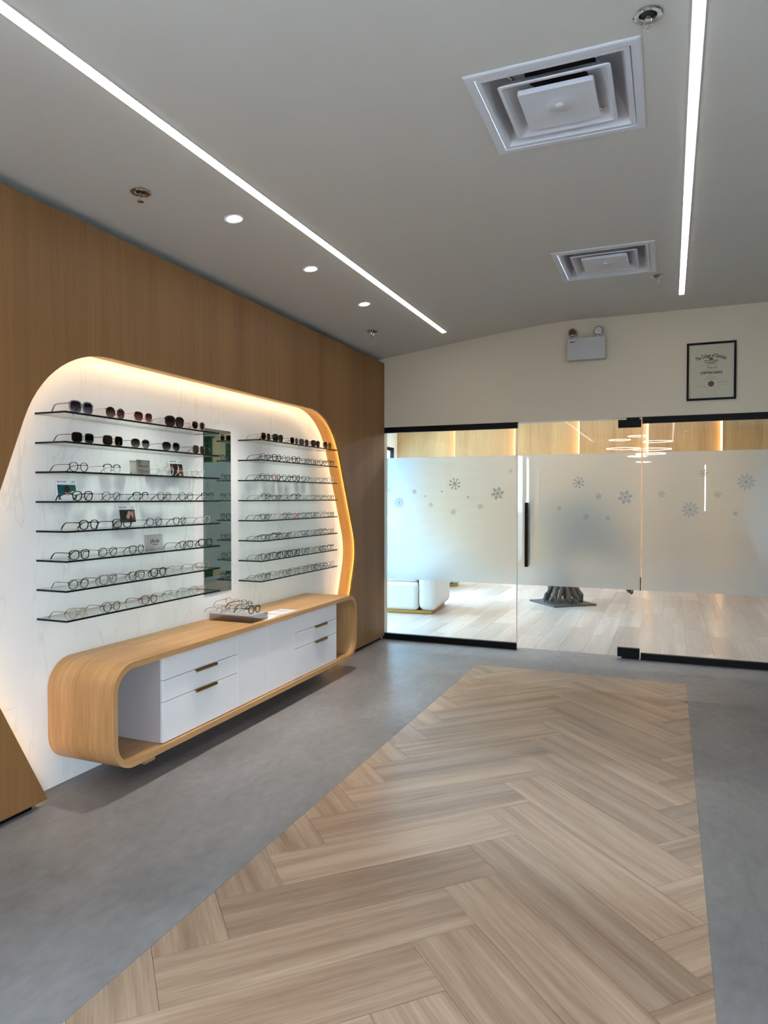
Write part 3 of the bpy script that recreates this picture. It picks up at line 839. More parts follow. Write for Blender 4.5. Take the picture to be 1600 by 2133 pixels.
# ------------------------------------------------------------------ eyeglasses
def lens_outline(shape, w, h, n=30, side=1):
    """closed outline in (u, v), centred; side = +1 for the lens on the +u side (outer edge at +u)"""
    P = []
    for k in range(n):
        a = 2 * math.pi * k / n; c, s_ = math.cos(a), math.sin(a)
        ex = {'round': 2.0, 'panto': 2.35, 'square': 3.6, 'way': 3.0, 'hexa': 2.0, 'cat': 2.6, 'aviator': 2.4, 'rect': 4.0, 'big': 3.0}[shape]
        r = (abs(c) ** ex + abs(s_) ** ex) ** (-1 / ex)
        u, v = c * r, s_ * r
        if shape == 'panto': u *= 1 + .10 * v
        if shape == 'way': u *= 1 + .09 * v
        if shape == 'hexa':
            seg = math.pi / 3; aa = (a % seg) - seg / 2; rr = .80 / math.cos(aa); rr = rr * .5 + r * .5 * .97; u, v = c * rr * 1.06, s_ * rr * 1.08
        if shape == 'cat':
            if v > 0 and u * side > 0: v *= 1 + .16 * abs(u) ** 2; u *= 1.05
            u *= 1 + .08 * v
        if shape == 'aviator': u *= 1 + .13 * v; v -= .12 * (u * side) * (v < 0) * abs(v)
        if shape == 'big': u *= 1 + .05 * v
        P.append((u * w / 2, v * h / 2))
    return P

STY = {}
def make_style(key, shape, w, h, br, t, d, frame, lens, temple_t, temple=None, brow=False, pads=True, top_bar=False, rimless=False):
    """meshes for one model of eyeglasses: +X is the way they face, width along Y, standing on z = 0"""
    M = {}
    zc = h / 2 + t
    cy = br / 2 + w / 2
    f = MB()
    for sd in (-1, 1):
        ol = lens_outline(shape, w, h, side=1 if sd > 0 else -1)
        n = len(ol)
        def P(k, e, x, sc=1.0):
            u, v = ol[k % n]; l = math.hypot(u, v) + 1e-9
            yy = sd * cy + u * (1 + e / l); zz = zc + v * (1 + e / l)
            return (x - abs(yy) ** 2 * 1.2, yy, zz)
        for k in range(n):
            tt = [t, t]
            if brow:
                for q, kk in enumerate((k, k + 1)):
                    vv = ol[kk % n][1]
                    tt[q] = t * 2.6 if vv > h * .12 else t * .38
            if rimless: tt = [t * .25] * 2
            dd = [d if not (brow and ol[kk % n][1] <= h * .12) else d * .5 for kk in (k, k + 1)]
            a = [P(k, 0, dd[0] / 2), P(k + 1, 0, dd[1] / 2), P(k + 1, tt[1], dd[1] / 2), P(k, tt[0], dd[0] / 2)]
            b = [P(k, 0, -dd[0] / 2), P(k + 1, 0, -dd[1] / 2), P(k + 1, tt[1], -dd[1] / 2), P(k, tt[0], -dd[0] / 2)]
            i = len(f.v); f.v += a + b
            f.f += [[i, i + 1, i + 2, i + 3], [i + 7, i + 6, i + 5, i + 4], [i + 3, i + 2, i + 6, i + 7], [i, i + 4, i + 5, i + 1]]
        lm = MB(); x = -.0003
        lm.face([(P(k, .0003, .0006)) for k in range(n)]); lm.face([(P(k, .0003, -.0006)) for k in range(n - 1, -1, -1)])
        M['lens', sd] = lm.mesh('lens', fix=False)
        # end piece
        oy = sd * (cy + w / 2 + t * .6); hz = zc + h * .26
        x0 = -(cy + w / 2) ** 2 * 1.2
        et = max(t, .0022)
        f.box(x0 - .004, x0 + d / 2, min(oy - sd * .004, oy + sd * .0035), max(oy - sd * .004, oy + sd * .0035), hz - et, hz + et)
        ty = oy + sd * .002
        pts = [(x0 - .003, ty, hz), (x0 - .045, ty - sd * .001, hz + .0005), (x0 - .088, ty - sd * .003, hz - .001), (x0 - .100, ty - sd * .004, hz - .005), (x0 - .113, ty - sd * .006, hz * .55), (x0 - .128, ty - sd * .009, temple_t * 1.4)]
        tm = MB(); rr = [temple_t, temple_t * .85, temple_t * .85, temple_t, temple_t * 1.25, temple_t * 1.3]
        tm.tube(pts, rr, 6)
        M['temple', sd] = tm.mesh('temple', smooth=True, fix=False)
    # bridge
    bz = zc + h * .18
    f.tube([(.0, -br / 2 - t * .4, bz), (.0012, -br / 4, bz + .002), (.0012, br / 4, bz + .002), (.0, br / 2 + t * .4, bz)], max(t * .75, .0011), 6)
    if top_bar: f.tube([(.0, -br / 2 - w * .25, zc + h * .5), (.001, 0, zc + h * .56), (.0, br / 2 + w * .25, zc + h * .5)], .0010, 6)
    M['front'] = f.mesh('frame_front', fix=False)
    if pads:
        pd = MB()
        for sd in (-1, 1):
            pd.tube([(-.002, sd * (br / 2 - .001), zc - h * .02), (-.007, sd * (br / 2 - .0035), zc - h * .1), (-.008, sd * (br / 2 - .0025), zc - h * .28)], [.0006, .0014, .0016], 5)
        M['pads'] = pd.mesh('nose_pads', fix=False)
    STY[key] = (M, frame, lens, temple or frame)

def glasses(key, label, loc, rz=0, group=None, name=None, tilt=None):
    M, fm, lm, tm = STY[key]
    o = thing(name or ('sunglasses' if lm != 'lens_clear' else 'eyeglasses'), label, 'sunglasses' if lm != 'lens_clear' else 'eyeglasses', loc, rz, group)
    if tilt: o.rotation_euler = tilt
    ff = link('frame_front', M['front'], fm, o)
    for sd in (-1, 1):
        link('lens', M['lens', sd], lm, o); link('temple', M['temple', sd], tm, o)
    if 'pads' in M: link('nose_pads', M['pads'], 'frame_silver', ff)
    return o

ms = make_style
ms('sun_bluegrey', 'big', 0.058, .050, .018, .0050, .005, 'frame_bluegrey', 'lens_smoke', .0030, pads=False)
ms('sun_plum', 'round', 0.059, .052, .018, .0016, .003, 'frame_tort', 'lens_plum', .0013, 'frame_gold')
ms('sun_cat', 'cat', 0.060, .050, .018, .0028, .004, 'frame_blush', 'lens_brown', .0016, 'frame_gold')
ms('sun_wine', 'big', 0.060, .050, .018, .0060, .005, 'frame_black', 'lens_wine', .0022, 'frame_silver', pads=False)
ms('sun_blush', 'cat', 0.051, .044, .020, .0050, .005, 'frame_blush', 'lens_coffee', .0020, 'frame_gold', pads=False)
ms('sun_sq', 'square', 0.058, .046, .018, .0016, .0024, 'frame_silver', 'lens_black', .0019, 'frame_black')
ms('sun_bar', 'square', 0.059, .048, .018, .0017, .0024, 'frame_gold', 'lens_black', .0018, 'frame_black', top_bar=True)
ms('sun_panto', 'panto', 0.056, .047, .018, .0017, .0024, 'frame_silver', 'lens_dusk', .0016, 'frame_gun')
ms('sun_avi', 'aviator', 0.059, .048, .018, .0017, .0024, 'frame_silver', 'lens_dusk', .0016, 'frame_black', top_bar=True)
ms('sun_coffee', 'square', 0.054, .046, .018, .0018, .0024, 'frame_gold', 'lens_coffee', .0015, 'frame_gun')
ms('sun_amber', 'square', 0.054, .046, .018, .0019, .0024, 'frame_gold', 'lens_amber', .0014)
ms('sun_black', 'way', 0.056, .044, .018, .0050, .005, 'frame_black', 'lens_black', .0030, pads=False)
ms('thick_black', 'panto', .046, .042, .020, .0036, .004, 'frame_black', 'lens_clear', .0025)
ms('way_black', 'way', .050, .041, .018, .0034, .004, 'frame_black', 'lens_clear', .0024)
ms('thin_black', 'round', .047, .043, .019, .0022, .0028, 'frame_black', 'lens_clear', .0014)
ms('panto_black', 'panto', .047, .041, .020, .0021, .003, 'frame_black', 'lens_clear', .0016)
ms('hexa_gun', 'hexa', .049, .043, .018, .0020, .0026, 'frame_gun', 'lens_clear', .0014, 'frame_black')
ms('brow_black', 'way', .050, .041, .018, .0017, .004, 'frame_black', 'lens_clear', .0019, brow=True)
ms('brow_silver', 'way', .050, .041, .018, .0015, .0035, 'frame_gun', 'lens_clear', .0013, 'frame_silver', brow=True)
ms('gold_panto', 'panto', .047, .042, .019, .0018, .0024, 'frame_gold', 'lens_clear', .0013, 'frame_gun')
ms('gold_round', 'round', .046, .044, .019, .0019, .0024, 'frame_gold', 'lens_clear', .0013, 'frame_gun')
ms('silver_sq', 'square', .050, .040, .018, .0018, .0024, 'frame_silver', 'lens_clear', .0013, 'frame_gun')
ms('clear_panto', 'panto', .047, .042, .019, .0034, .004, 'frame_clear', 'lens_clear', .0018, 'frame_clear')
ms('clear_thin', 'round', .047, .043, .019, .0017, .003, 'frame_clear', 'lens_clear', .0014, 'frame_gun')
ms('grey_way', 'way', .052, .043, .017, .0036, .004, 'frame_grey', 'lens_clear', .0030, pads=False)
ms('gun_panto', 'panto', .048, .042, .019, .0021, .0028, 'frame_gun', 'lens_clear', .0016, 'frame_black')
ms('gun_rect', 'rect', .050, .034, .018, .0020, .0028, 'frame_gun', 'lens_clear', .0017, 'frame_black')
ms('tort_panto', 'panto', .047, .041, .019, .0026, .0035, 'frame_tort', 'lens_clear', .0018)
ms('rose_way', 'way', .048, .038, .018, .0020, .003, 'frame_rose', 'lens_clear', .0016, 'frame_gun')
ms('rimless', 'square', .050, .038, .018, .0017, .0024, 'frame_silver', 'lens_clear', .0012, 'frame_gun', rimless=True)

NTH = ['first', 'second', 'third', 'fourth', 'fifth', 'sixth', 'seventh', 'eighth']
DESC = {'sun_bluegrey': 'chunky blue-grey square sunglasses', 'sun_plum': 'round sunglasses with plum lenses', 'sun_cat': 'cat-eye sunglasses with rosy brown lenses',
        'sun_wine': 'thick black sunglasses with wine lenses', 'sun_blush': 'blush cat-eye sunglasses with brown lenses', 'sun_sq': 'square black-lens wire sunglasses',
        'sun_bar': 'square black-lens sunglasses with top bar', 'sun_panto': 'silver wire sunglasses with smoky lenses', 'sun_avi': 'aviator sunglasses with smoky lenses', 'sun_coffee': 'square coffee-brown lens sunglasses',
        'sun_amber': 'square amber-brown lens sunglasses', 'sun_black': 'chunky black sunglasses', 'thick_black': 'thick black rounded eyeglasses', 'way_black': 'bold black square eyeglasses',
        'thin_black': 'thin black round eyeglasses', 'panto_black': 'slim black rounded eyeglasses', 'hexa_gun': 'dark wire hexagonal eyeglasses', 'brow_black': 'black browline eyeglasses', 'brow_silver': 'grey browline wire eyeglasses',
        'gold_panto': 'gold wire rounded eyeglasses', 'gold_round': 'gold wire round eyeglasses', 'silver_sq': 'silver wire square eyeglasses', 'clear_panto': 'clear plastic rounded eyeglasses', 'clear_thin': 'thin clear round eyeglasses',
        'grey_way': 'grey square eyeglasses', 'gun_panto': 'dark wire rounded eyeglasses', 'gun_rect': 'dark wire rectangular eyeglasses', 'tort_panto': 'brown tortoiseshell eyeglasses', 'rose_way': 'rose red eyeglasses', 'rimless': 'rimless eyeglasses'}
LEFT = [
    [(2.603, 'sun_bluegrey'), (2.828, 'sun_plum'), (3.034, 'sun_cat'), (3.302, 'sun_wine'), (3.517, 'sun_blush')],
    [(2.608, 'sun_sq'), (2.812, 'sun_bar'), (3.014, 'sun_panto'), (3.264, 'sun_avi'), (3.522, 'sun_coffee')],
    [(2.583, 'panto_black'), (2.802, 'brow_silver'), (3.219, 'clear_panto'), (3.509, 'clear_panto')],
    [(2.605, 'thick_black'), (2.794, 'hexa_gun'), (3.011, 'brow_black'), (3.202, 'gun_panto'), (3.399, 'gun_panto'), (3.605, 'brow_black')],
    [(2.641, 'thick_black'), (2.873, 'way_black'), (3.118, 'thin_black'), (3.337, 'panto_black'), (3.56, 'clear_thin')],
    [(2.58, 'way_black'), (2.765, 'thin_black'), (2.978, 'panto_black'), (3.398, 'gun_panto'), (3.583, 'way_black')],
    [(2.576, 'thin_black'), (2.772, 'grey_way'), (2.976, 'gun_panto'), (3.150, 'thick_black'), (3.322, 'clear_thin'), (3.556, 'gold_panto')],
    [(2.57, 'gold_round'), (2.792, 'thin_black'), (3.072, 'tort_panto'), (3.281, 'clear_thin'), (3.513, 'gold_panto')],
]
rg = random.Random(9)
GX = SX - .012
for i, row in enumerate(LEFT):
    for k, (y, key) in enumerate(row):
        glasses(key, '%s, %s from left on %s shelf left of mirror' % (DESC[key], NTH[k], ORD[i]), (GX - rg.uniform(0, .006), y, ZS[i] + .0002), R_(rg.uniform(-5, 5)), 'glasses on the shelves left of the mirror')
RIGHT = [
    [(4.287, 'sun_amber'), (4.456, 'sun_black'), (4.694, 'sun_coffee'), (4.85, 'sun_sq'), (5.048, 'sun_black'), (5.255, 'sun_plum')],
    ['panto_black', 'way_black', 'gun_panto', 'thick_black', 'hexa_gun', 'panto_black', 'thin_black', 'brow_black'],
    ['gun_panto', 'tort_panto', 'thin_black', 'thick_black', 'hexa_gun', 'clear_thin', 'silver_sq', 'clear_panto'],
    ['brow_silver', 'gun_rect', 'silver_sq', 'brow_black', 'clear_thin', 'gold_panto', 'silver_sq', 'gun_rect'],
    ['gun_panto', 'clear_thin', 'brow_silver', 'rose_way', 'silver_sq', 'hexa_gun', 'clear_panto', 'gun_rect'],
    ['gun_rect', 'brow_black', 'gun_rect', 'clear_thin', 'gun_panto', 'silver_sq', 'brow_silver', 'gun_rect'],
    ['thin_black', 'panto_black', 'thick_black', 'way_black', 'gun_panto', 'clear_thin', 'gun_panto', 'brow_black'],
    ['gun_panto', 'clear_thin', 'hexa_gun', 'silver_sq', 'gold_panto', 'thin_black', 'gun_panto', 'clear_panto'],
]
for i, row in enumerate(RIGHT):
    for k, it in enumerate(row):
        y, key = it if isinstance(it, tuple) else (4.282 + k * .1475 + rg.uniform(-.003, .003), it)
        glasses(key, '%s, %s from left on %s shelf right of mirror' % (DESC[key], NTH[k], ORD[i]), (GX - rg.uniform(0, .006), y, ZS[i] + .0002), R_(rg.uniform(-3, 3)), 'glasses on the shelves right of the mirror')

# ------------------------------------------------------------------ cards, plaque and sign on the shelves
RC = (R_(90), 0, R_(90))
def card_root(name, label, cat, y, z, x=-2.815, lean=-8):
    o = thing(name, label, cat, (x, y, z)); o.rotation_euler = (0, R_(lean), 0); return o
def rect(o, name, mat, y0, y1, z0, z1, lift):
    return MB().box(0, lift, y0, y1, z0, z1).build(name, mat, o, fix=False)
def blob(o, name, mat, cy, cz, ry, rz, lift, n=18):
    return MB().prism([(cy + ry * math.cos(2 * math.pi * k / n), cz + rz * math.sin(2 * math.pi * k / n)) for k in range(n)], lambda a, b, d: (d, a, b), 0, lift).build(name, mat, o, fix=False)
def fine(o, w, h, y, z, x, mat='ink_grey', align='LEFT'):
    y0 = {'LEFT': y, 'RIGHT': y - w, 'CENTER': y - w / 2}[align]
    return MB().box(x - .0004, x, y0, y0 + w, z, z + h).build('fine_print', mat, o, fix=False)
def lettering(o, body, size, y, z, x, mat='ink', align='LEFT', bold=0., shear=0., width=1.):
    return link('lettering', text_mesh(body, size, shear, bold, align, width), mat, o, (x, y, z), RC)

c = card_root('photo_card', 'white photo card with a teal picture of a dark-haired person, fourth shelf', 'card', 2.654, ZS[3] + .0005)
c = MB().box(-.002, 0, -.066, .066, 0, .110).build('card', 'card_white', c)
rect(c, 'printed_picture', 'print_teal', -.058, .058, .006, .082, .0006)
rect(c, 'printed_green_field', 'print_green', .012, .058, .045, .082, .0008)
blob(c, 'printed_shirt', 'print_white', .004, .016, .050, .016, .0010); blob(c, 'printed_sleeve', 'print_white', .040, .040, .018, .010, .0010)
blob(c, 'printed_face', 'print_skin', .002, .042, .013, .018, .0012); blob(c, 'printed_hair', 'print_hair', .001, .060, .017, .020, .0014)
lettering(c, 'NINE ACCORD', .0085, -.058, .094, .0008, bold=.0003); fine(c, .022, .0036, .058, .098, .0008, 'ink_grey', 'RIGHT'); fine(c, .030, .0028, .058, .0905, .0008, 'ink_grey', 'RIGHT')
c = card_root('photo_card', 'white photo card with a dark picture of a woman in profile, third shelf', 'card', 3.503, ZS[2] + .0005)
c = MB().box(-.002, 0, -.066, .066, 0, .110).build('card', 'card_white', c)
rect(c, 'printed_picture', 'print_dark', -.058, .058, .004, .082, .0006)
blob(c, 'printed_pattern', 'print_rose', -.042, .060, .014, .018, .0010); blob(c, 'printed_pattern', 'print_rose', .044, .035, .012, .028, .0010)
blob(c, 'printed_face', 'print_skin', .012, .050, .013, .026, .0012); blob(c, 'printed_hair', 'print_hair', -.004, .062, .016, .022, .0014)
blob(c, 'printed_hand', 'print_skin', .028, .016, .010, .007, .0012)
lettering(c, 'NINE ACCORD', .0085, -.058, .094, .0008, bold=.0003); fine(c, .022, .0036, .058, .094, .0008, 'ink_grey', 'RIGHT')
c = card_root('photo_card', 'white photo card with an olive and brown picture of a reclining person, fifth shelf', 'card', 3.080, ZS[4] + .0005)
c = MB().box(-.002, 0, -.066, .066, 0, .118).build('card', 'card_white', c)
rect(c, 'printed_picture', 'print_olive', -.060, .060, .020, .092, .0006)
blob(c, 'printed_pattern', 'print_rose', .042, .060, .018, .026, .0010); blob(c, 'printed_hair', 'print_hair', .006, .072, .028, .016, .0011)
blob(c, 'printed_face', 'print_skin', .014, .070, .014, .014, .0013); blob(c, 'printed_neck', 'print_skin', .002, .052, .013, .016, .0012); blob(c, 'printed_hand', 'print_skin', .036, .066, .006, .018, .0014)
lettering(c, 'NINE ACCORD', .0085, -.060, .102, .0008, bold=.0003); fine(c, .022, .0036, .060, .106, .0008, 'ink_grey', 'RIGHT'); fine(c, .030, .0028, .060, .099, .0008, 'ink_grey', 'RIGHT')

p = card_root('brand_plaque', 'grey metal plaque held by four pins on the third shelf', 'plaque', 3.073, ZS[2] + .0005, -2.70, -3)
pl_ = MB().box(-.004, 0, -.052, .052, .004, .082).build('plate', 'plaque_metal', p)
MB().box(-.05, -.045, -.052, .052, .004, .082).build('rear_plate', 'acrylic', p)
pn = MB().tube([(-.052, 0, 0), (.004, 0, 0)], .0045, 10).mesh('pin', fix=False)
for yy in (-.044, .044):
    for zz in (.012, .074): link('pin', pn, 'chrome', p, (0, yy, zz))
lettering(pl_, 'NINE ACCORD', .0105, 0, .043, .0005, 'ink', 'CENTER', .0002); fine(pl_, .026, .0028, 0, .031, .0005, 'ink_grey', 'CENTER')
s_ = card_root('acrylic_sign', 'small clear acrylic sign lettered pla.sta on the sixth shelf', 'sign', 3.185, ZS[5] + .0005, -2.72, -3)
s_ = MB().box(-.018, 0, -.066, .066, 0, .092).build('block', 'acrylic', s_)
lettering(s_, 'pla.sta', .030, 0, .046, .0006, 'ink', 'CENTER', .0006); fine(s_, .040, .0040, .004, .033, .0006, 'ink', 'CENTER')

# ------------------------------------------------------------------ on the cabinet: acrylic riser with loose frames, papers
TOPZ = CZ1 + .0004
rs = thing('acrylic_riser', 'low smoky acrylic riser holding loose frames on the oak cabinet', 'riser', (-2.63, 3.885, TOPZ))
box('top_plate', 'riser_top', -.165, .165, -.095, .095, .044, .048, rs)
for (a, b, c_, d) in ((-.165, .165, -.095, -.091), (-.165, .165, .091, .095), (-.165, -.161, -.091, .091), (.161, .165, -.091, .091)):
    box('side', 'acrylic', a, b, c_, d, 0, .044, rs)
tray = [('silver_sq', -.090, -.012, 8, 0), ('gold_round', -.030, .012, -12, 0), ('clear_thin', .035, -.012, 14, 0), ('thick_black', .120, .006, -6, 0), ('gold_panto', -.045, .0, 82, .046), ('gun_rect', .075, -.01, 66, .046)]
wd = ['nearest the wall', 'second from the wall', 'third from the wall', 'nearest the front', 'on top, toward the wall', 'on top, toward the front']
for k, (key, dx, dy, az, dz) in enumerate(tray):
    glasses(key, 'loose %s on the acrylic riser, %s' % (DESC[key], wd[k]), (-2.63 + dx, 3.885 + dy, TOPZ + .0484 + dz), R_(az), 'loose frames on the acrylic riser')
def paper(label, cx_, cy_, az, z):
    t = thing('printed_sheet', label, 'paper', (cx_, cy_, z), R_(az))
    box('sheet', 'sheet_paper', -.075, .075, -.105, .105, 0, .0006, t)
    for q in range(6):
        u, v = -.035 + .03 * (q % 3), .01 + .03 * (q // 3)
        m_ = MB()
        for e in (-.006, .006):
            m_.prism([(u + e + .0045 * math.cos(a * .785), v + .004 * math.sin(a * .785)) for a in range(8)], lambda a, b, d: (a, b, d), .0006, .0009)
        m_.build('printed_drawing', 'ink', t, fix=False)
    return t
paper('white printed sheet lying beside the acrylic riser, partly under it', -2.53, 4.035, 6, TOPZ)
paper('white printed sheet lying on the oak cabinet, farther from the riser', -2.53, 4.26, -3, TOPZ + .0008)

# wall outlet in the lower corner of the alcove
ol_ = thing('wall_outlet', 'white blank outlet plate low on the alcove wall by the oak edge', 'outlet', (XB, 2.33, .405))
box('plate', 'white_laminate', 0, .006, -.036, .036, -.058, .058, ol_, .002)
box('socket', 'card_white', .006, .008, -.017, .017, -.034, .034, ol_)

# ------------------------------------------------------------------ ceiling fixtures
def linear_light(label, x, y0, y1, w):
    z = ceil_z(x); sl = math.atan((ceil_z(x + .05) - ceil_z(x - .05)) / .1)
    t = thing('linear_light', label, 'ceiling light', (x, (y0 + y1) / 2, z), group='glowing ceiling lines'); t.rotation_euler = (0, -sl, 0)
    L = (y1 - y0) / 2
    box('trim_channel', 'white_enamel', -w / 2 - .004, w / 2 + .004, -L - .004, L + .004, -.004, -.001, t)
    box('diffuser', 'led_white', -w / 2, w / 2, -L, L, -.006, -.004, t)
linear_light('long glowing ceiling line on the left, above the oak wall', -1.921, -6.4, 6.146, .038)
linear_light('long glowing ceiling line on the right, beside the air diffusers', .0795, -8.8, 6.081, .036)

def sprinkler(label, x, y):
    z = ceil_z(x); t = thing('sprinkler', label, 'sprinkler', (x, y, z), group='fire sprinklers')
    MB().lathe([(.030, 0), (.046, -.001), (.048, -.004), (.044, -.007), (.030, -.006), (.026, .001), (.024, .004)], n=28).build('escutcheon', 'chrome', t, smooth=True)
    MB().lathe([(.024, -.0015), (.020, -.0035), (.010, -.004)], n=20).build('cup', 'black_matte', t)
    b = MB().lathe([(.010, -.002), (.010, -.016), (.007, -.018)], n=14)
    b.tube([(.008, 0, -.016), (.012, 0, -.028), (.003, 0, -.042)], .0022, 6); b.tube([(-.008, 0, -.016), (-.012, 0, -.028), (-.003, 0, -.042)], .0022, 6)
    b.build('body', 'chrome', t, fix=False)
    d = MB().lathe([(.003, -.040), (.005, -.046)], n=10)
    for k in range(12):
        a = 2 * math.pi * k / 12; c_, q = math.cos(a), math.sin(a)
        d.prism([(c_ * .004 - q * .002, q * .004 + c_ * .002), (c_ * .004 + q * .002, q * .004 - c_ * .002), (c_ * .016 + q * .0028, q * .016 - c_ * .0028), (c_ * .016 - q * .0028, q * .016 + c_ * .0028)], lambda a_, b_, e: (a_, b_, e), -.047, -.0455)
    d.build('deflector', 'chrome', t, fix=False)
sprinkler('chrome fire sprinkler in the ceiling above the oak wall, nearer the camera', -2.353, 2.67)
sprinkler('small chrome fire sprinkler in the ceiling near the far corner of the oak wall', -2.407, 5.61)
sprinkler('large chrome fire sprinkler at the top beside the near air diffuser', -.079, 2.541)
sprinkler('small chrome fire sprinkler beside the far air diffuser', -.098, 5.526)

def downlight(label, x, y, aim=None, power=None):
    z = ceil_z(x); sl = math.atan((ceil_z(x + .05) - ceil_z(x - .05)) / .1)
    t = thing('downlight', label, 'downlight', (x, y, z), group='recessed downlights'); t.rotation_euler = (0, -sl, 0)
    MB().lathe([(.034, .0), (.052, 0), (.052, -.002), (.048, -.005), (.038, -.004), (.034, -.0005)], n=32).build('trim_ring', 'white_enamel', t, smooth=True)
    e = MB().lathe([(.033, .0), (.033, -.003), (.028, -.006), (.014, -.0075)], n=28).build('lens', 'led_lens', t, smooth=True)
    e.rotation_euler = (0, R_(6), 0)
    if power:
        l = bpy.data.lights.new('lamp', 'SPOT'); l.energy = power; l.color = (1, .95, .88); l.spot_size = R_(56); l.spot_blend = .6; l.shadow_soft_size = .035
        s = bpy.data.objects.new('lamp', l); COL.objects.link(s)
        p = Vector((x, y, z - .02)); s.location = p
        s.rotation_euler = (Vector(aim) - p).to_track_quat('-Z', 'Y').to_euler()
for k, (x, y) in enumerate(((-2.159, 3.158), (-2.168, 4.03), (-2.176, 4.91))):
    downlight(['bright recessed downlight over the shelves, nearest the camera', 'bright recessed downlight over the shelves, middle of three', 'bright recessed downlight over the shelves, farthest from the camera'][k], x, y, (-2.52, y, .6), SPOT_W)
for k in range(3):
    downlight('small round downlight reflected in the glass, %s of three' % ['uppermost', 'middle', 'lowest'][k], .35, -5.3 - 1.1 * k)

def diffuser(label, cx_, cy_, h):
    t = thing('air_diffuser', label, 'air diffuser', (cx_, cy_, 3.08), group='square ceiling air diffusers')
    def sq(mb, loops, cap_last=False, r=.02):
        """stack of rounded square loops (half, z, corner radius) joined by walls"""
        n = 4 * 5; base = len(mb.v)
        for hh, z, rr in loops:
            for (sx, sy, a0) in ((1, -1, -90), (1, 1, 0), (-1, 1, 90), (-1, -1, 180)):
                for k in range(5):
                    a = R_(a0 + 22.5 * k); mb.v.append((sx * (hh - rr) + rr * math.cos(a), sy * (hh - rr) + rr * math.sin(a), z))
        for q in range(len(loops) - 1):
            for k in range(n):
                mb.f.append([base + q * n + k, base + q * n + (k + 1) % n, base + (q + 1) * n + (k + 1) % n, base + (q + 1) * n + k])
        if cap_last: mb.f.append([base + (len(loops) - 1) * n + k for k in range(n)])
    m = MB(); sq(m, [(h, -.001, .002), (h, -.006, .002), (h - .006, -.009, .002), (h - .034, -.009, .002), (h - .036, -.004, .002), (h - .036, .002, .002)]); m.build('plaster_frame', 'white_enamel', t, fix=False)
    m = MB(); sq(m, [(h - .037, .004, .004), (h - .040, -.007, .004), (h - .058, -.007, .004), (h - .062, .0, .006), (h - .080, .06, .02), (h - .12, .115, .04), (.14, .135, .13)]); m.build('outer_cone', 'white_enamel', t, smooth=True, fix=False)
    m = MB(); sq(m, [(.215, -.006, .014), (.212, -.010, .014), (.200, -.010, .014), (.196, -.004, .016), (.165, .03, .03), (.12, .055, .06), (.1195, .057, .06), (.17, .034, .03), (.215, -.004, .014)]); m.build('middle_cone', 'white_enamel', t, smooth=True, fix=False)
    m = MB(); sq(m, [(.148, .0, .010), (.148, -.015, .010), (.145, -.018, .010), (.136, -.018, .010), (.06, -.006, .058), (.058, -.007, .057)], True); m.build('centre_plate', 'white_enamel', t, smooth=True, fix=False)
    MB().lathe([(.016, -.006), (.016, -.013), (.013, -.015)], n=20).build('centre_knob', 'white_enamel', t, smooth=True)
    MB().lathe([(.145, .134), (.145, .2)], n=36).build('duct_opening', 'duct_dark', t)
    for (sx, sy) in ((-1, -1), (1, -1), (1, 1), (-1, 1)):
        MB().tube([(sx * .15, sy * .15, .02), (sx * .165, sy * .165, .045), (sx * .19, sy * .18, .06)], .006, 6).build('spring_clip', 'chrome', t, fix=False)
    box('plenum', 'white_enamel', -h + .03, h - .03, -h + .03, h - .03, .2, .205, t)
diffuser('large square white air diffuser in the ceiling, nearer the camera', *DIFF[0])
diffuser('square white air diffuser farther off, near the end wall', *DIFF[1])

# ring chandelier behind the camera, seen as a reflection in the glass
ch = thing('ring_chandelier', 'cluster of thin glowing rings reflected in the glass door', 'chandelier', (-.58, -2.75, 3.08))
MB().lathe([(.09, 0), (.09, -.03), (.08, -.035)], n=24).build('canopy', 'brass', ch)
rings = [(-.05, 2.78, .21, .0), (-.42, 2.70, .22, .1), (.32, 2.66, .30, -.1), (-.35, 2.51, .34, .15), (.24, 2.49, .38, .0), (.20, 2.40, .30, -.1), (-.06, 2.34, .20, .1), (.06, 2.22, .15, 0)]
for k, (dx, z, r, dy) in enumerate(rings):
    q = MB().tube([(dx + r * math.cos(2 * math.pi * j / 40), dy + r * math.sin(2 * math.pi * j / 40), z - 3.08) for j in range(40)], .009, 6, closed=True).build('ring', 'led_ring', ch, smooth=True, fix=False)
    w_ = MB()
    for a in (0, 2.1, 4.2): w_.tube([(dx + r * math.cos(a), dy + r * math.sin(a), z - 3.08), (0, 0, -.03)], .0012, 4)
    w_.build('cable', 'chrome', ch, fix=False)

# ------------------------------------------------------------------ end wall: emergency light and certificate
em = thing('emergency_light', 'white twin-head emergency light box on the end wall', 'emergency light', (-.703, 6.60, 2.795))
box('battery_box', 'white_casing', -.166, .166, -.085, 0, -.098, .098, em, .004)
for x, tl in ((-.115, -.5), (.10, .35)):
    h = MB().lathe([(.012, .0), (.012, .03), (.03, .035), (.03, .03)], n=16); hd = h.build('head_mount', 'white_enamel', em, fix=False, loc=(x, -.05, .098))
    L_ = MB().lathe([(.02, .03), (.036, .02), (.042, -.01), (.042, -.022)], n=24, axis='y').build('lamp_head', 'acrylic', em, smooth=True, loc=(x, -.055, .155))
    L_.rotation_euler = (.2, 0, tl)
    r2 = MB().lathe([(.012, .02), (.034, -.012), (.034, -.015)], n=20, axis='y').build('reflector', 'chrome', L_, smooth=True)
MB().prism([(-.142, .062), (-.128, .060), (-.094, .064), (-.094, .068), (-.128, .069), (-.142, .070)], lambda a, b, d: (a, d, b), -.0858, -.085).build('printed_mark', 'ink', em, fix=False)
MB().tube([(.15, -.03, -.01), (.168, -.03, -.01)], .004, 8).build('test_button', 'ink', em, fix=False)

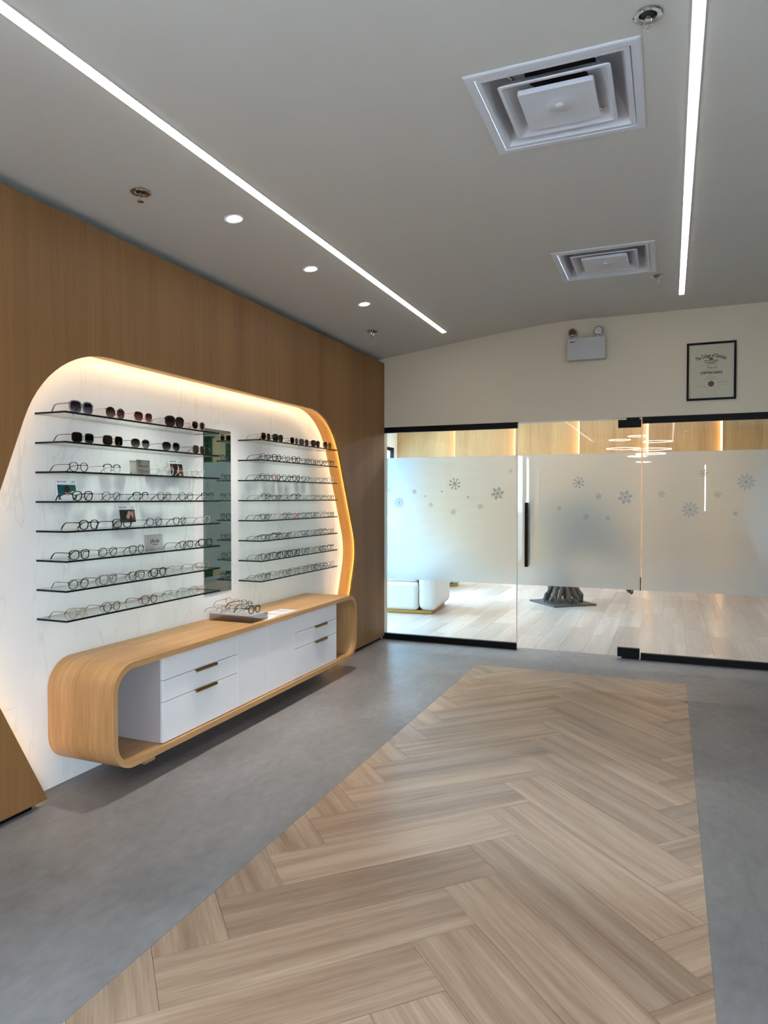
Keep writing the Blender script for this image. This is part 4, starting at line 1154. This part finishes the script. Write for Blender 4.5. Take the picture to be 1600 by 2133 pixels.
ce = thing('certificate', 'black-framed optician certificate on the end wall', 'certificate', (.324, 6.60, 2.534))
fm_ = MB()
for (a, b, c_, d) in ((-.192, .192, .229, .246), (-.192, .192, -.246, -.229), (-.192, -.175, -.229, .229), (.175, .192, -.229, .229)):
    fm_.box(a, b, -.022, 0, c_, d)
fm_.build('frame', 'black_metal', ce, fix=False)
cp = box('paper', 'cert_paper', -.176, .176, -.008, -.002, -.23, .23, ce)
def ctext(body, size, z, bold=0, shear=0, width=1, mat='ink', x=0, arc=None, align='CENTER'):
    link('lettering', text_mesh(body, size, shear, bold, align, width, arc), mat, cp, (x, -.0086, z), (R_(90), 0, 0))
ctext('The College of Opticians', .046, .118, .0009, width=.50, arc=.24)
ctext('OF ONTARIO', .0135, .085, .0006, width=1.4)
ctext('Tina Le', .030, .022, 0, .5)
ctext('OPTICIAN', .026, -.022, .0010, width=1.42)
for k, (w_, z, m_) in enumerate(((.10, .074, 'ink'), (.05, .066, 'ink'), (.17, .053, 'ink_grey'), (.15, .006, 'ink_grey'), (.024, -.040, 'ink_grey'), (.075, -.050, 'ink_grey'), (.065, -.061, 'ink_grey'), (.115, -.072, 'ink_grey'), (.16, -.135, 'ink_grey'))):
    MB().box(-w_ / 2, w_ / 2, -.0088, -.008, z - (.002 if m_ == 'ink' else .0009), z + (.002 if m_ == 'ink' else .0009)).build('fine_print', m_, cp, fix=False)
for x0, x1, z in ((.05, .14, -.097), (.06, .14, -.118), (-.12, -.07, -.124), (-.06, -.045, -.126)):
    MB().box(x0, x1, -.0088, -.008, z - .001, z + .001).build('fine_print', 'ink_grey', cp, fix=False)
MB().tube([(.075 + .0045 * k, -.0086, -.092 + .006 * math.sin(k * 1.9)) for k in range(12)], .0007, 4).build('signature', 'ink_grey', cp, fix=False)
cr = MB()
cr.prism([(-.014, 0), (.014, 0), (.018, .016), (.008, .008), (0, .022), (-.008, .008), (-.018, .016)], lambda a, b, d: (a, d, b + .098), -.0088, -.008)
cr.build('crown_emblem', 'ink', cp, fix=False)
MB().lathe([(.024, -.0092), (.024, -.008)], (0, 0, -.108), 28, 'y').build('seal', 'seal_brown', cp)
box('cover_glass', 'lens_clear', -.175, .175, -.012, -.0105, -.229, .229, ce)
